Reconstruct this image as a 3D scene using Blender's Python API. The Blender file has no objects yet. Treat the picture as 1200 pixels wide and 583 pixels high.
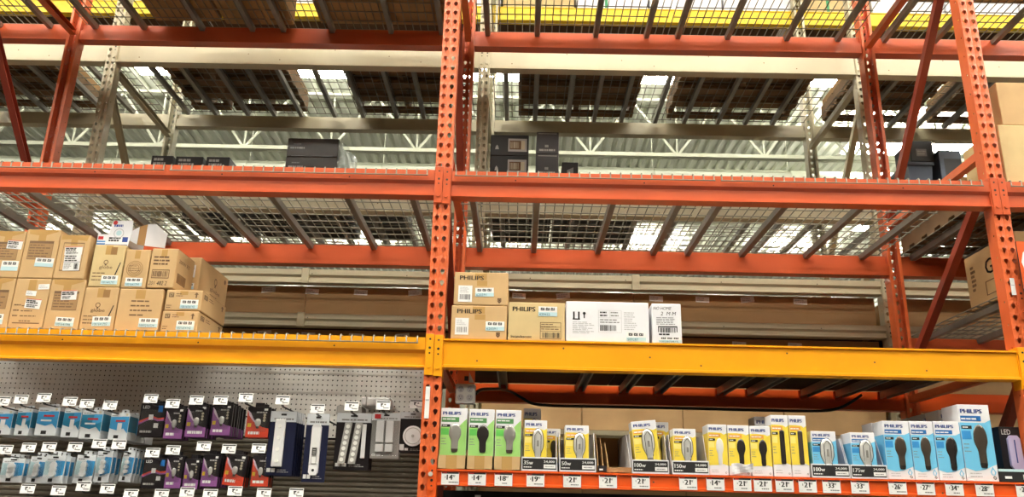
import bpy, bmesh, math, random
from mathutils import Vector, Matrix
random.seed(7)
EMIT = 47; UPLIGHT = 420
S = 0.0254          # everything is laid out in inches
Z0 = 68.0           # the price-tag shelf is 68 inches above the floor
COL = bpy.context.scene.collection

# ------------------------------------------------------------------ camera
CX, CY, CZ, YAW, PIT, ROL, FPX = 14.4531, -138.1552, -7.3237, -0.0129, 0.3140, 0.0243, 974.85
fw = Vector((math.sin(YAW)*math.cos(PIT), math.cos(YAW)*math.cos(PIT), math.sin(PIT)))
_r = Vector((math.cos(YAW), -math.sin(YAW), 0)); _u = _r.cross(fw)
rt = math.cos(ROL)*_r + math.sin(ROL)*_u
up = -math.sin(ROL)*_r + math.cos(ROL)*_u
def W(x, y, z): return Vector((x*S, y*S, (z+Z0)*S))
cam_d = bpy.data.cameras.new('camera'); cam = bpy.data.objects.new('camera', cam_d); COL.objects.link(cam)
m3 = Matrix((rt, up, -fw)).transposed()
cam.matrix_world = Matrix.Translation(W(CX, CY, CZ)) @ m3.to_4x4()
cam_d.sensor_width = 36; cam_d.sensor_fit = 'HORIZONTAL'; cam_d.lens = FPX/1200*36
cam_d.clip_start = 0.05; cam_d.clip_end = 200
bpy.context.scene.camera = cam
def at(px, py, Y):
    """where the sight line of a photo pixel meets the upright plane Y (inches): X, Z"""
    d = fw + (px-600)/FPX*rt - (py-291.5)/FPX*up
    t = (Y-CY)/d.y
    return CX+t*d.x, CZ+t*d.z

# ------------------------------------------------------------------ materials
def lin(c):
    return tuple(((v/255)/12.92 if v/255 <= .04045 else (((v/255)+.055)/1.055)**2.4) for v in c)
MATS = {}
def mat(name, rgb, rough=.5, metal=0, var=0.0, scale=8, spec=.5, bump=0, alpha=None, emit=0, coat=0):
    m = bpy.data.materials.new(name); m.use_nodes = True
    nt = m.node_tree; b = nt.nodes['Principled BSDF']
    c = lin(rgb)
    b.inputs['Base Color'].default_value = (*c, 1)
    b.inputs['Roughness'].default_value = rough; b.inputs['Metallic'].default_value = metal
    b.inputs['Specular IOR Level'].default_value = spec
    if coat: b.inputs['Coat Weight'].default_value = coat; b.inputs['Coat Roughness'].default_value = .15
    if var or bump:
        tc = nt.nodes.new('ShaderNodeTexCoord'); nz = nt.nodes.new('ShaderNodeTexNoise')
        nz.inputs['Scale'].default_value = scale; nz.inputs['Detail'].default_value = 5
        nt.links.new(tc.outputs['Object'], nz.inputs['Vector'])
    if var:
        r = nt.nodes.new('ShaderNodeValToRGB')
        r.color_ramp.elements[0].position = .3; r.color_ramp.elements[1].position = .7
        r.color_ramp.elements[0].color = (*[v*(1-var) for v in c], 1)
        r.color_ramp.elements[1].color = (*[min(1, v*(1+var)) for v in c], 1)
        nt.links.new(nz.outputs['Fac'], r.inputs['Fac']); nt.links.new(r.outputs['Color'], b.inputs['Base Color'])
    if bump:
        bp = nt.nodes.new('ShaderNodeBump'); bp.inputs['Strength'].default_value = bump; bp.inputs['Distance'].default_value = .01
        nt.links.new(nz.outputs['Fac'], bp.inputs['Height']); nt.links.new(bp.outputs['Normal'], b.inputs['Normal'])
    if emit:
        b.inputs['Emission Color'].default_value = (1, .95, .84, 1); b.inputs['Emission Strength'].default_value = emit
    if alpha is not None:                          # thin clear plastic: mostly see-through with a glossy skin
        g = nt.nodes.new('ShaderNodeBsdfGlossy'); g.inputs['Roughness'].default_value = rough; g.inputs['Color'].default_value = (*c, 1)
        tr = nt.nodes.new('ShaderNodeBsdfTransparent'); mx = nt.nodes.new('ShaderNodeMixShader'); mx.inputs[0].default_value = alpha
        if bump: nt.links.new(bp.outputs['Normal'], g.inputs['Normal'])
        nt.links.new(tr.outputs[0], mx.inputs[1]); nt.links.new(g.outputs[0], mx.inputs[2]); nt.links.new(mx.outputs[0], nt.nodes['Material Output'].inputs['Surface'])
    MATS[name] = m; return m

mat('orange_paint', (216, 102, 54), .36, var=.10, scale=5)
mat('brace_maroon', (150, 58, 38), .4, var=.12, scale=4)  # maroon tone on the slanted braces, darker than the orange posts
mat('red_beam_paint', (204, 92, 52), .28, var=.10, scale=3, coat=.3)
mat('yellow_paint', (246, 164, 14), .36, var=.06, scale=3)
mat('shelf_orange', (224, 88, 26), .4, var=.06, scale=4)
mat('beige_paint', (194, 186, 156), .36, var=.06, scale=3)
mat('zinc_wire', (132, 128, 114), .45, metal=.4)
mat('zinc_channel', (142, 140, 132), .5, metal=.35, var=.12, scale=6)
mat('bright_bolt', (225, 222, 214), .3, metal=.3)
mat('cardboard', (198, 164, 116), .8, var=.06, scale=9)
mat('cardboard_dark', (160, 126, 84), .85, var=.08, scale=5)
mat('cardboard_pale', (206, 182, 132), .8, var=.06, scale=9)
mat('cardboard_edge', (150, 112, 66), .85)
mat('packing_tape', (188, 150, 92), .25, coat=.5)
mat('ink_brown', (112, 84, 56), .7)
mat('ink_black', (26, 24, 24), .6)
mat('ink_grey', (130, 128, 128), .6)
mat('ink_lightgrey', (186, 186, 188), .6)
mat('white_paper', (238, 238, 236), .55)
mat('white_card', (234, 234, 238), .45, var=.02)
mat('ice_blue', (190, 220, 226), .55)
mat('teal_ink', (38, 92, 104), .6)
mat('red_ink', (190, 40, 42), .5)
mat('brand_navy', (40, 66, 140), .5)
mat('green_print', (156, 208, 118), .42)
mat('green_bright', (96, 190, 84), .42)
mat('green_dark', (84, 140, 84), .42)
mat('yellow_print', (240, 214, 74), .42)
mat('yellow_light', (246, 228, 130), .42)
mat('orange_print', (232, 164, 70), .42)
mat('blue_print', (112, 194, 232), .42)
mat('blue_mid', (52, 140, 206), .42)
mat('blue_dark', (30, 104, 176), .42)
mat('bulb_dark', (46, 42, 40), .12, coat=.6)
mat('bulb_brown', (70, 62, 54), .15, coat=.6)
mat('bulb_grey', (150, 148, 142), .15, metal=.2, coat=.5)
mat('bulb_frost', (226, 224, 220), .35)
mat('bulb_clear', (222, 222, 218), .1, metal=.25, coat=.8)
mat('bulb_base', (96, 90, 82), .3, metal=.5)
mat('black_box', (30, 29, 30), .5, var=.15, scale=10)
mat('charcoal_box', (74, 73, 76), .5, var=.1, scale=10)
mat('dark_film', (62, 55, 53), .22, coat=.4)
mat('pegboard', (228, 226, 220), .6, var=.04, scale=6)
mat('slat_panel', (120, 112, 98), .6, var=.08, scale=6)
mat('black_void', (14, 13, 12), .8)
mat('dark_metal', (44, 42, 42), .5)
mat('chipboard', (84, 62, 42), .8, var=.2, scale=12)
mat('pallet_wood', (122, 96, 68), .85, var=.2, scale=6)
mat('steel_grey', (172, 170, 164), .42, metal=.5)
mat('roof_white', (226, 230, 214), .6)
mat('truss_white', (212, 214, 196), .5)
mat('wall_white', (150, 148, 134), .8)
mat('wall_dark', (74, 66, 58), .8)
mat('concrete', (78, 75, 70), .55, var=.12, scale=2)
mat('lamp_diffuser', (255, 250, 236), .5, emit=EMIT)
mat('added_uplight_glow', (255, 250, 236), .5, emit=UPLIGHT)
mat('lamp_shell', (220, 220, 214), .5)
mat('purple_print', (150, 92, 156), .35)
mat('purple_deep', (120, 48, 140), .35)
mat('red_print', (214, 74, 50), .35)
mat('pale_swoosh', (216, 196, 214), .35)
mat('pack_black', (30, 26, 30), .3, coat=.3)
mat('navy_card', (24, 30, 60), .35, coat=.3)
mat('pack_blue', (64, 152, 206), .35, coat=.3)
mat('pack_teal', (40, 124, 160), .35)
mat('pack_white', (222, 226, 230), .35, coat=.3)
mat('plastic_white', (236, 236, 236), .3)
mat('plastic_grey', (178, 176, 172), .3)
mat('led_dot', (250, 250, 246), .2)
mat('clear_blister', (225, 232, 238), .12, alpha=.13)
mat('film_wrap', (200, 205, 210), .15, alpha=.25, bump=.6, scale=12)
mat('tote_blue', (70, 84, 104), .45, var=.12)
mat('gold_yellow', (236, 204, 30), .45)
mat('yellow_tag', (232, 196, 40), .45)
mat('sticker_buff', (206, 196, 170), .6)
mat('green_tape', (60, 150, 96), .5)
mat('lilac_pack', (196, 190, 226), .35)
mat('display_grey', (206, 204, 206), .6, var=.03)

# ------------------------------------------------------------------ mesh builder (inches)
_txt = {}
def glyphs(body):
    if body in _txt: return _txt[body]
    cu = bpy.data.curves.new('t', 'FONT'); cu.body = body; cu.size = 1; cu.resolution_u = 2; cu.align_x = 'LEFT'
    o = bpy.data.objects.new('t', cu); COL.objects.link(o)
    dg = bpy.context.evaluated_depsgraph_get()
    me = bpy.data.meshes.new_from_object(o.evaluated_get(dg))
    vs = [(v.co.x, v.co.y) for v in me.vertices]; fs = [tuple(p.vertices) for p in me.polygons]
    bpy.data.objects.remove(o); bpy.data.meshes.remove(me)
    if vs:
        x0 = min(v[0] for v in vs); x1 = max(v[0] for v in vs); y0 = min(v[1] for v in vs); y1 = max(v[1] for v in vs)
    else: x0 = y0 = 0; x1 = y1 = 1
    _txt[body] = (vs, fs, x0, x1, y0, y1); return _txt[body]

class Plane:
    def __init__(s, o, u, v):
        s.o = Vector(o); s.u = Vector(u).normalized(); s.v = Vector(v).normalized(); s.n = s.u.cross(s.v)
    def p(s, a, b, off=0): return s.o + s.u*a + s.v*b + s.n*off
def front(x=0, y=0, z=0): return Plane((x, y, z), (1, 0, 0), (0, 0, 1))     # faces -Y
def rside(x=0, y=0, z=0): return Plane((x, y, z), (0, 1, 0), (0, 0, 1))     # faces +X

class MB:
    def __init__(s): s.v = []; s.f = []; s.m = []; s.sm = []; s.mats = []
    def mi(s, m):
        if m not in s.mats: s.mats.append(m)
        return s.mats.index(m)
    def add(s, vs, fs, m, smooth=False):
        k = len(s.v); s.v += [tuple(v) for v in vs]; i = s.mi(m)
        for f in fs: s.f.append([k+j for j in f]); s.m.append(i); s.sm.append(smooth)
        return s
    def box(s, x0, x1, y0, y1, z0, z1, m, b=0):
        if b <= 0:
            vs = [(x, y, z) for x in (x0, x1) for y in (y0, y1) for z in (z0, z1)]
            return s.add(vs, [(0, 1, 3, 2), (4, 6, 7, 5), (0, 4, 5, 1), (2, 3, 7, 6), (0, 2, 6, 4), (1, 5, 7, 3)], m)
        bm = bmesh.new(); bmesh.ops.create_cube(bm, size=1)
        for v in bm.verts: v.co = ((x0+x1)/2+v.co.x*(x1-x0), (y0+y1)/2+v.co.y*(y1-y0), (z0+z1)/2+v.co.z*(z1-z0))
        bmesh.ops.bevel(bm, geom=bm.edges[:], offset=b, segments=2, profile=.5, affect='EDGES')
        bm.verts.index_update()
        vs = [v.co[:] for v in bm.verts]; fs = [[v.index for v in f.verts] for f in bm.faces]; bm.free()
        return s.add(vs, fs, m)
    def obox(s, a, b, w, h, m, upv=(0, 0, 1)):      # bar of w x h section from a to b
        a = Vector(a); b = Vector(b); d = (b-a).normalized(); upv = Vector(upv)
        sx = d.cross(upv)
        sx = sx.normalized() if sx.length > 1e-4 else Vector((1, 0, 0)); sy = sx.cross(d)
        vs = [p+sx*i*w/2+sy*j*h/2 for p in (a, b) for i, j in ((-1, -1), (1, -1), (1, 1), (-1, 1))]
        return s.add(vs, [(0, 3, 2, 1), (4, 5, 6, 7), (0, 1, 5, 4), (1, 2, 6, 5), (2, 3, 7, 6), (3, 0, 4, 7)], m)
    def tube(s, pts, r, m, n=6):
        pts = [Vector(p) for p in pts]; rings = []; vs = []; fs = []
        for i, p in enumerate(pts):
            d = (pts[min(i+1, len(pts)-1)]-pts[max(i-1, 0)]).normalized()
            ref = Vector((0, 0, 1)) if abs(d.z) < .9 else Vector((0, 1, 0))
            a = d.cross(ref).normalized(); b = d.cross(a)
            vs += [p+(a*math.cos(2*math.pi*k/n)+b*math.sin(2*math.pi*k/n))*r for k in range(n)]
        for i in range(len(pts)-1):
            for k in range(n): fs.append((i*n+k, i*n+(k+1) % n, (i+1)*n+(k+1) % n, (i+1)*n+k))
        fs += [tuple(range(n)), tuple(reversed(range((len(pts)-1)*n, len(pts)*n)))]
        return s.add(vs, fs, m, True)
    def prismx(s, prof, x0, x1, m):                 # closed (y,z) profile along X
        n = len(prof); vs = [(x0, y, z) for y, z in prof]+[(x1, y, z) for y, z in prof]
        fs = [(k, (k+1) % n, n+(k+1) % n, n+k) for k in range(n)]+[tuple(reversed(range(n))), tuple(range(n, 2*n))]
        return s.add(vs, fs, m)
    def prismz(s, prof, z0, z1, m):                 # closed (x,y) profile along Z
        n = len(prof); vs = [(x, y, z0) for x, y in prof]+[(x, y, z1) for x, y in prof]
        fs = [(k, (k+1) % n, n+(k+1) % n, n+k) for k in range(n)]+[tuple(reversed(range(n))), tuple(range(n, 2*n))]
        return s.add(vs, fs, m)
    def slab(s, P, pts, t, m, off=0):               # outline on a plane with a thickness
        n = len(pts); vs = [P.p(a, b, off) for a, b in pts]+[P.p(a, b, off+t) for a, b in pts]
        fs = [(k, (k+1) % n, n+(k+1) % n, n+k) for k in range(n)]+[tuple(reversed(range(n))), tuple(range(n, 2*n))]
        return s.add(vs, fs, m)
    def rect(s, P, u0, u1, v0, v1, m, off=.02):
        return s.add([P.p(u0, v0, off), P.p(u1, v0, off), P.p(u1, v1, off), P.p(u0, v1, off)], [(0, 1, 2, 3)], m)
    def poly(s, P, pts, m, off=.02):
        return s.add([P.p(a, b, off) for a, b in pts], [tuple(range(len(pts)))], m)
    def ring(s, P, u, v, r0, r1, m, off=.02, n=14):
        vs = [P.p(u+r*math.cos(2*math.pi*k/n), v+r*math.sin(2*math.pi*k/n), off) for r in (r0, r1) for k in range(n)]
        return s.add(vs, [(k, (k+1) % n, n+(k+1) % n, n+k) for k in range(n)], m)
    def disc(s, P, u, v, r, m, off=.02, n=12, t=0):
        pts = [(u+r*math.cos(2*math.pi*k/n), v+r*math.sin(2*math.pi*k/n)) for k in range(n)]
        return s.slab(P, pts, t, m, off) if t else s.poly(P, pts, m, off)
    def text(s, P, body, u, v, h, m, off=.03, w=None, slant=0, bold=0):
        vs, fs, x0, x1, y0, y1 = glyphs(body); k = h/(y1-y0); kx = k if w is None else w/(x1-x0)
        for dx in ([0] if not bold else [0, bold]):
            s.add([P.p(u+dx+(x-x0)*kx+(y-y0)*k*slant, v+(y-y0)*k, off) for x, y in vs], fs, m)
        return s
    def lines(s, P, u0, u1, v0, v1, n, m, off=.02, fill=.5, seed=1):     # rows of unreadable small print
        rnd = random.Random(seed); st = (v1-v0)/n
        for i in range(n):
            v = v1-(i+1)*st+st*(1-fill)/2; e = u0+(u1-u0)*rnd.uniform(.55, 1)
            u = u0
            while u < e-.02:
                q = min(e, u+(u1-u0)*rnd.uniform(.08, .3)); s.rect(P, u, q, v, v+st*fill, m, off); u = q+(u1-u0)*.035
        return s
    def barcode(s, P, u0, u1, v0, v1, m, off=.025, seed=2, n=16):
        rnd = random.Random(seed); st = (u1-u0)/n
        for i in range(n):
            s.rect(P, u0+i*st, u0+i*st+st*rnd.choice((.35, .5, .75)), v0, v1, m, off)
        return s
    def build(s, name, parent=None, loc=None, solid=None, bevel=None):
        me = bpy.data.meshes.new(name)
        off = Vector(loc) if loc is not None else Vector((0, 0, 0))
        me.from_pydata([tuple((Vector(v)-off)*S) for v in s.v], [], s.f)
        for m in s.mats: me.materials.append(MATS[m])
        me.polygons.foreach_set('material_index', s.m); me.polygons.foreach_set('use_smooth', s.sm); me.update()
        o = bpy.data.objects.new(name, me); COL.objects.link(o)
        if parent is not None: o.parent = parent
        elif loc is not None: o.location = W(*loc)
        else: o.location = (0, 0, Z0*S)
        if solid:
            md = o.modifiers.new('sheet', 'SOLIDIFY'); md.thickness = solid*S; md.offset = -1
        return o

def tag(o, label=None, cat=None, group=None, kind=None):
    if label: o['label'] = label
    if cat: o['category'] = cat
    if group: o['group'] = group
    if kind: o['kind'] = kind
    return o
def thing(name, loc, label, cat, group=None, rz=0, rx=0, ry=0):
    o = bpy.data.objects.new(name, None); COL.objects.link(o); o.empty_display_size = .02
    o.location = W(*loc); o.rotation_euler = (rx, ry, rz)
    return tag(o, label, cat, group)
def dup(root, loc, label=None, group=None, rot=None):
    r = root.copy(); COL.objects.link(r); r.location = W(*loc)
    if rot: r.rotation_euler = rot
    if label: r['label'] = label
    if group: r['group'] = group
    for ch in list(root.children):
        c = ch.copy(); COL.objects.link(c); c.parent = r
        for g in list(ch.children):
            d = g.copy(); COL.objects.link(d); d.parent = c
    return r
# ------------------------------------------------------------------ the building
FZ = -Z0
f = MB().box(-1000, 1100, -420, 1500, FZ-6, FZ, 'concrete').build('floor'); tag(f, kind='structure')
def corrugated():
    mb = MB(); x = -1000; i = 0; vs = []; fs = []; z = 276
    while x < 1100:
        vs += [(x, -420, z), (x, 1500, z), (x+3, -420, z), (x+3, 1500, z), (x+4.2, -420, z+2.2), (x+4.2, 1500, z+2.2), (x+6.8, -420, z+2.2), (x+6.8, 1500, z+2.2)]
        x += 8; i += 1
    n = len(vs)//2
    for k in range(n-1): fs.append((2*k, 2*k+2, 2*k+3, 2*k+1))
    mb.add(vs, fs, 'roof_white'); return mb
o = corrugated().build('ceiling'); tag(o, kind='structure')
o.modifiers.new('sheet', 'SOLIDIFY').thickness = .01
for nm, a in (('wall_back', (-1000, 1100, 1500, 1506)), ('wall_front', (-1000, 1100, -426, -420)), ('wall_left', (-1006, -1000, -420, 1500)), ('wall_right', (1100, 1106, -420, 1500))):
    o = MB().box(*a, FZ, 280, 'wall_dark' if nm == 'wall_front' else 'wall_white').build(nm); tag(o, kind='structure')

def truss(y, label, zb=232, xa=-900, xb=1000):
    t = thing('roof_truss', (0, y, zb), label, 'roof truss')
    L = lambda mb, n: mb.build(n, t)
    mb = MB()
    for k in (-1.6, 1.6): mb.box(xa, xb, k-1.2, k+1.2, -.5, .2, 'truss_white'); mb.box(xa, xb, k-.2, k+.2, -.5, 2.6, 'truss_white')
    L(mb, 'bottom_chord')
    L(MB().box(xa, xb, -2.6, 2.6, 41.5, 43.9, 'truss_white'), 'top_chord')
    mb = MB(); x = xa; n = 0
    while x < xb-60:
        mb.obox((x, 0, 1), (x+30, 0, 42), 1.5, 1.5, 'truss_white', (0, 1, 0)); mb.obox((x+30, 0, 42), (x+60, 0, 1), 1.5, 1.5, 'truss_white', (0, 1, 0))
        mb.obox((x+60, 0, 1), (x+60, 0, 42), 1.1, 1.1, 'truss_white', (0, 1, 0))
        x += 60
    L(mb, 'web')
truss(388, 'pale open-web steel roof truss seen nearest behind the racks')
truss(640, 'pale open-web steel roof truss second behind the racks')
truss(900, 'pale open-web steel roof truss far behind the racks')
for y, lb in ((512, 'pale roof girder just past the nearest truss'), (770, 'pale roof girder far back under the ceiling')):
    mb = MB()
    prof = [(y-5, 262), (y+5, 262), (y+5, 263), (y+.5, 263), (y+.5, 275), (y+5, 275), (y+5, 276), (y-5, 276), (y-5, 275), (y-.5, 275), (y-.5, 263), (y-5, 263)]
    mb.prismx(prof, -900, 1000, 'truss_white'); o = mb.build('roof_girder', loc=(0, y, 262)); tag(o, lb, 'girder')
mb = MB(); mb.tube([(-900, 408, 224), (1000, 408, 224)], 7.5, 'roof_white', 24)
for k in range(-8, 10):
    mb.tube([(k*96+10, 408, 224), (k*96+10.6, 408, 224)], 7.9, 'truss_white', 24)
    mb.tube([(k*96+10, 408, 231), (k*96+10, 408, 276)], .35, 'truss_white', 6)
o = mb.build('air_duct', loc=(0, 408, 224)); tag(o, 'long round pale air duct hanging below the roof truss', 'duct')

# ceiling lamps: rows across the store, first built then copied
def lamp(loc, label, uplight=True):
    t = thing('ceiling_lamp', loc, label, 'ceiling lamp', 'ceiling lamps in rows above the aisles')
    mb = MB(); mb.prismx([(-11, 0), (11, 0), (11, 3), (5, 6), (-5, 6), (-11, 3)], -25, 25, 'lamp_shell'); mb.build('housing', t)
    mb = MB()
    for k in (-8.2, -4.9, -1.6, 1.6, 4.9, 8.2): mb.box(-24, 24, k-1.3, k+1.3, -1.2, -.05, 'lamp_diffuser', .4)
    mb.build('tubes', t)
    if uplight: MB().box(-22, 22, -2.2, 2.2, 6.05, 7, 'added_uplight_glow', .3).build('added_uplight', t)  # glow strip added on top to brighten the ceiling
    for k in (-23.5, 23.5): MB().tube([(k, 0, 2.9), (k, 0, 276-loc[2])], .15, 'lamp_shell', 6).build('hanger', t)
    return t
LZ = 250
proto = lamp((-10, 308, LZ), 'bright white ceiling lamp beside the white upright behind the middle post')
for x, lb in ((-105, 'bright white ceiling lamp glaring through the wire deck left of the middle post'), (-200, 'bright white ceiling lamp glaring through the deck far on the left'), (85, 'white ceiling lamp hidden above the right bay goods'), (-295, 'white ceiling lamp far off to the left'), (180, 'white ceiling lamp over the right end of the racks')):
    dup(proto, (x, 308, LZ), lb)
for x, y, lb in ((264, 396, 'glaring white ceiling lamp beside the red back post on the right'), (317, 392, 'glaring white ceiling lamp behind the black and slate boxes at right'), (335, 560, 'glowing white ceiling lamp just right of the black boxes')):
    dup(proto, (x, y, LZ-4), lb)
proto2 = lamp((-459, -72, LZ), 'unseen white ceiling lamp over the aisle, farther rows added as fill', False); proto2['group'] = 'aisle lamps in front of the racks'
for x, y in [(x_, y_) for x_ in range(-420, 520, 84) for y_ in (-72, -112, -240)]: dup(proto2, (x+45, y, LZ), 'unseen white ceiling lamp over the aisle, farther rows added as fill', 'aisle lamps in front of the racks')  # rows beyond the nearest are unseen, added as frontal fill
for x in range(-500, 700, 150):
    for y in (700, 1000, 1300): dup(proto, (x+45, y, LZ), 'white ceiling lamp in the rows far behind the racks', 'lamps far behind the racks')

# ------------------------------------------------------------------ rack steel
HOLE = [(.41, .16), (.32, .44), (0, .57), (-.32, .44), (-.41, .16), (-.16, -.34), (0, -.48), (.16, -.34)]
def post_mesh(m, z0=FZ, z1=160, flip=False, skip=()):
    """roll-formed post: perforated face with two rows of teardrop holes, drilled webs, rear lips; face at y=0"""
    mb = MB(); n = int((z1-z0)/2); s = -1 if flip else 1
    for i in range(n):
        zc = z0+i*2+1
        for uc, w in ((-.72, 1.44), (.72, 1.44)):
            out = [(w/2, 0), (w/2, 1), (0, 1), (-w/2, 1), (-w/2, 0), (-w/2, -1), (0, -1), (w/2, -1)]
            def yy(u): return .14 if abs(u) < .05 else (.14 if abs(abs(u)-1.44) < .01 else 0)
            vs = [(uc+a, s*yy(uc+a), zc+b) for a, b in out]+[(uc+a, 0, zc+b) for a, b in HOLE]
            mb.add(vs, [(k, (k+1) % 8, 8+(k+1) % 8, 8+k) for k in range(8)], m)
    for sx in (-1, 1):
        for i in range(n//2):
            zc = z0+i*4+2; out = [(1.4, 0), (1.4, 2), (0, 2), (-1.4, 2), (-1.4, 0), (-1.4, -2), (0, -2), (1.4, -2)]
            inn = [(.2*math.cos(k*math.pi/4), .2*math.sin(k*math.pi/4)) for k in range(8)]
            vs = [(sx*1.44, s*(1.54+a), zc+b) for a, b in out]+[(sx*1.44, s*(1.1+a), zc+b) for a, b in inn]
            mb.add(vs, [(k, (k+1) % 8, 8+(k+1) % 8, 8+k) for k in range(8)], m)
        mb.add([(sx*1.44, s*2.94, z0), (sx*1.44, s*2.94, z0+2*n), (sx*.8, s*2.94, z0+2*n), (sx*.8, s*2.94, z0)], [(0, 1, 2, 3)], m)
    return mb
def brace(mb, y0, z0, y1, z1, m):
    # lipped channel lying in the frame plane
    a = Vector((0, y0, z0)); b = Vector((0, y1, z1)); d = (b-a).normalized(); nrm = Vector((1, 0, 0)).cross(d)
    mb.obox(a+nrm*.7, b+nrm*.7, .12, 1.5, m, nrm) if False else None
    for off, w, h in ((-.7, 1.5, .12), (.7, 1.5, .12)):
        mb.obox(a+nrm*off, b+nrm*off, w, h, m, nrm)
    mb.obox(a+Vector((-.7, 0, 0)), b+Vector((-.7, 0, 0)), .12, 1.5, m, nrm)
    return mb
def make_frame(m, X, Y, depth, braces, label, group):
    t = thing('upright_frame', (X, Y, FZ), label, 'rack upright', group)
    def lo(mb): return mb
    p = post_mesh(m, 0, 228).build('post', t, solid=.06)
    q = post_mesh(m, 0, 228, True).build('post', t, solid=.06); q.location = (0, depth*S, 0)
    for y0, z0, y1, z1 in braces:
        brace(MB(), y0, z0-FZ, y1, z1-FZ, 'brace_maroon' if m == 'orange_paint' and abs(z1-z0) > 3 else m).build('brace', t)
    for y in (1.5, depth-1.5):
        MB().box(-2.5, 2.5, y-2.5, y+2.5, .02, .35, m).box(-.3, .3, y-2.2, y-1.7, .3, .9, 'bright_bolt').build('foot_plate', t)
    return t
RB = [(3, 106, 42.6, 106), (3, 102.5, 42.6, 60), (3, 58.6, 42.6, 58.6), (3, 53.8, 42.6, 24), (3, 19, 42.6, 19), (3, 16, 42.6, -24), (3, -28, 42.6, -28), (3, -32, 42.6, -62)]
fr = make_frame('orange_paint', 0, 0, 45.6, RB, 'orange perforated rack upright in the middle of the photo', 'orange rack uprights')
dup(fr, (99, 0, FZ), 'orange perforated rack upright at the right with red diagonal braces showing')
dup(fr, (-99, 0, FZ), 'orange rack upright on the left, only its rear post and braces in view')
WY = 55.5; WD = 42.5
WB = [(3, 104.5, WD-3, 103), (3, 98, WD-3, 60), (3, 62.5, WD-3, 24), (3, 20, WD-3, -20)]
wf = make_frame('beige_paint', 3.5, WY, WD, WB, 'beige perforated rack upright behind the middle orange post', 'beige rack uprights of the rear row')
dup(wf, (102.5, WY, FZ), 'beige rack upright behind the red rear post on the right')
dup(wf, (-95.5, WY, FZ), 'beige perforated rack upright behind the red rear post on the left')

def step_beam(x0, x1, y, zt, h, m, label, group, back=False, flat=False, name='load_beam', splice=None, dep=2.7, plates=(True, True), plate_h=7):
    """horizontal rack beam; its outer face at y (towards -Y, or +Y for back)"""
    s = -1 if back else 1
    t = thing(name, (x0, y, zt-h), label, 'rack beam', group)
    L = x1-x0; mb = MB()
    if flat:
        prof = [(-.1, h), (-.1, h-.28), (.18, h-.34), (.18, .5), (-.12, .42), (-.12, 0), (dep, 0), (dep, h)]
    else:
        g = h*.56
        prof = [(0, h), (-.05, g+.1), (.5, g-.42), (.42, .42), (.1, .3), (.1, 0), (dep, 0), (dep, g), (dep*.62, g), (dep*.62, h)] if not back else \
               [(0, h), (0, 0), (dep, 0), (dep, g), (dep-.9, g+.12), (dep-.9, h)]
    mb.prismx([(s*a, b) for a, b in prof], .05, L-.05, m)
    if flat:
        for k in range(7):
            mb.disc(front(0, .15, 0), L*(.06+.13*k)+(k % 3)*2, h*(.25+.5*((k*5) % 3)/2), .16, 'ink_brown')
    else:
        for k in range(4): mb.disc(front(0, -.03, 0), L*(.12+.24*k), h*.66, .14, 'ink_black')
    mb.build('bar', t)
    for i, on in enumerate(plates):
        if not on: continue
        a, b = ((-1.45, -.1) if i == 0 else (L+.1, L+1.45))
        pm = MB(); za = h-plate_h+.6; zb = h+.6
        yy = s*(-.16)
        pm.box(a, b, min(yy-.1, yy+.1), max(yy-.1, yy+.1), za, zb, m, .06)
        e = b if i == 0 else a; pm.box(min(e, e+(.12 if i == 0 else -.12)), max(e, e+(.12 if i == 0 else -.12)), min(0, s*2.4)-.02, max(0, s*2.4), za, zb, m)
        P = front(0, yy-.1, 0)
        if not back:
            c = (a+b)/2
            for zz, r in ((zb-.9, .17), (zb-2.4, .22), (zb-3.3, .16)): pm.disc(P, c, zz, r, 'ink_black')
        ep = pm.build('end_plate', t)
        if not back: MB().disc(P, (a+b)/2, za+1.5, .36, m, .0, 10, .22).build('bolt', ep)
    if splice:
        sm = MB(); sm.box(splice-.9, splice+.9, s*(-.35) if s > 0 else -.2, s*.6 if s > 0 else .35, -.25, h+.25, m, .1); sm.build('sleeve', t)
    return t
# front beams
g1 = 'red-orange beams on the front of the racks'
step_beam(1.5, 97.5, 0, 52.0, 4.8, 'red_beam_paint', 'orange-red front beam of the right bay below the wire lips', g1)
step_beam(-97.5, -1.5, 0, 52.15, 4.85, 'red_beam_paint', 'orange-red front beam of the left bay, above the brown cartons', g1)
step_beam(100.5, 196.5, 0, 52.0, 4.8, 'red_beam_paint', 'orange-red front beam past the right-hand post', g1, plates=(True, False))
g2 = 'yellow front beams'
step_beam(1.5, 97.5, 0, 21.3, 4.85, 'yellow_paint', 'smooth yellow front beam of the right bay below four light cartons', g2, flat=True)
step_beam(-97.5, -1.5, 0, 21.45, 5.1, 'yellow_paint', 'grooved yellow front beam of the left bay under wire lips', g2)
step_beam(1.5, 97.5, 0, 0.0, 2.55, 'shelf_orange', 'orange shelf beam carrying a row of white price tags', 'shelf edge', flat=True, plate_h=5.2, dep=1.8)
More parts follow.
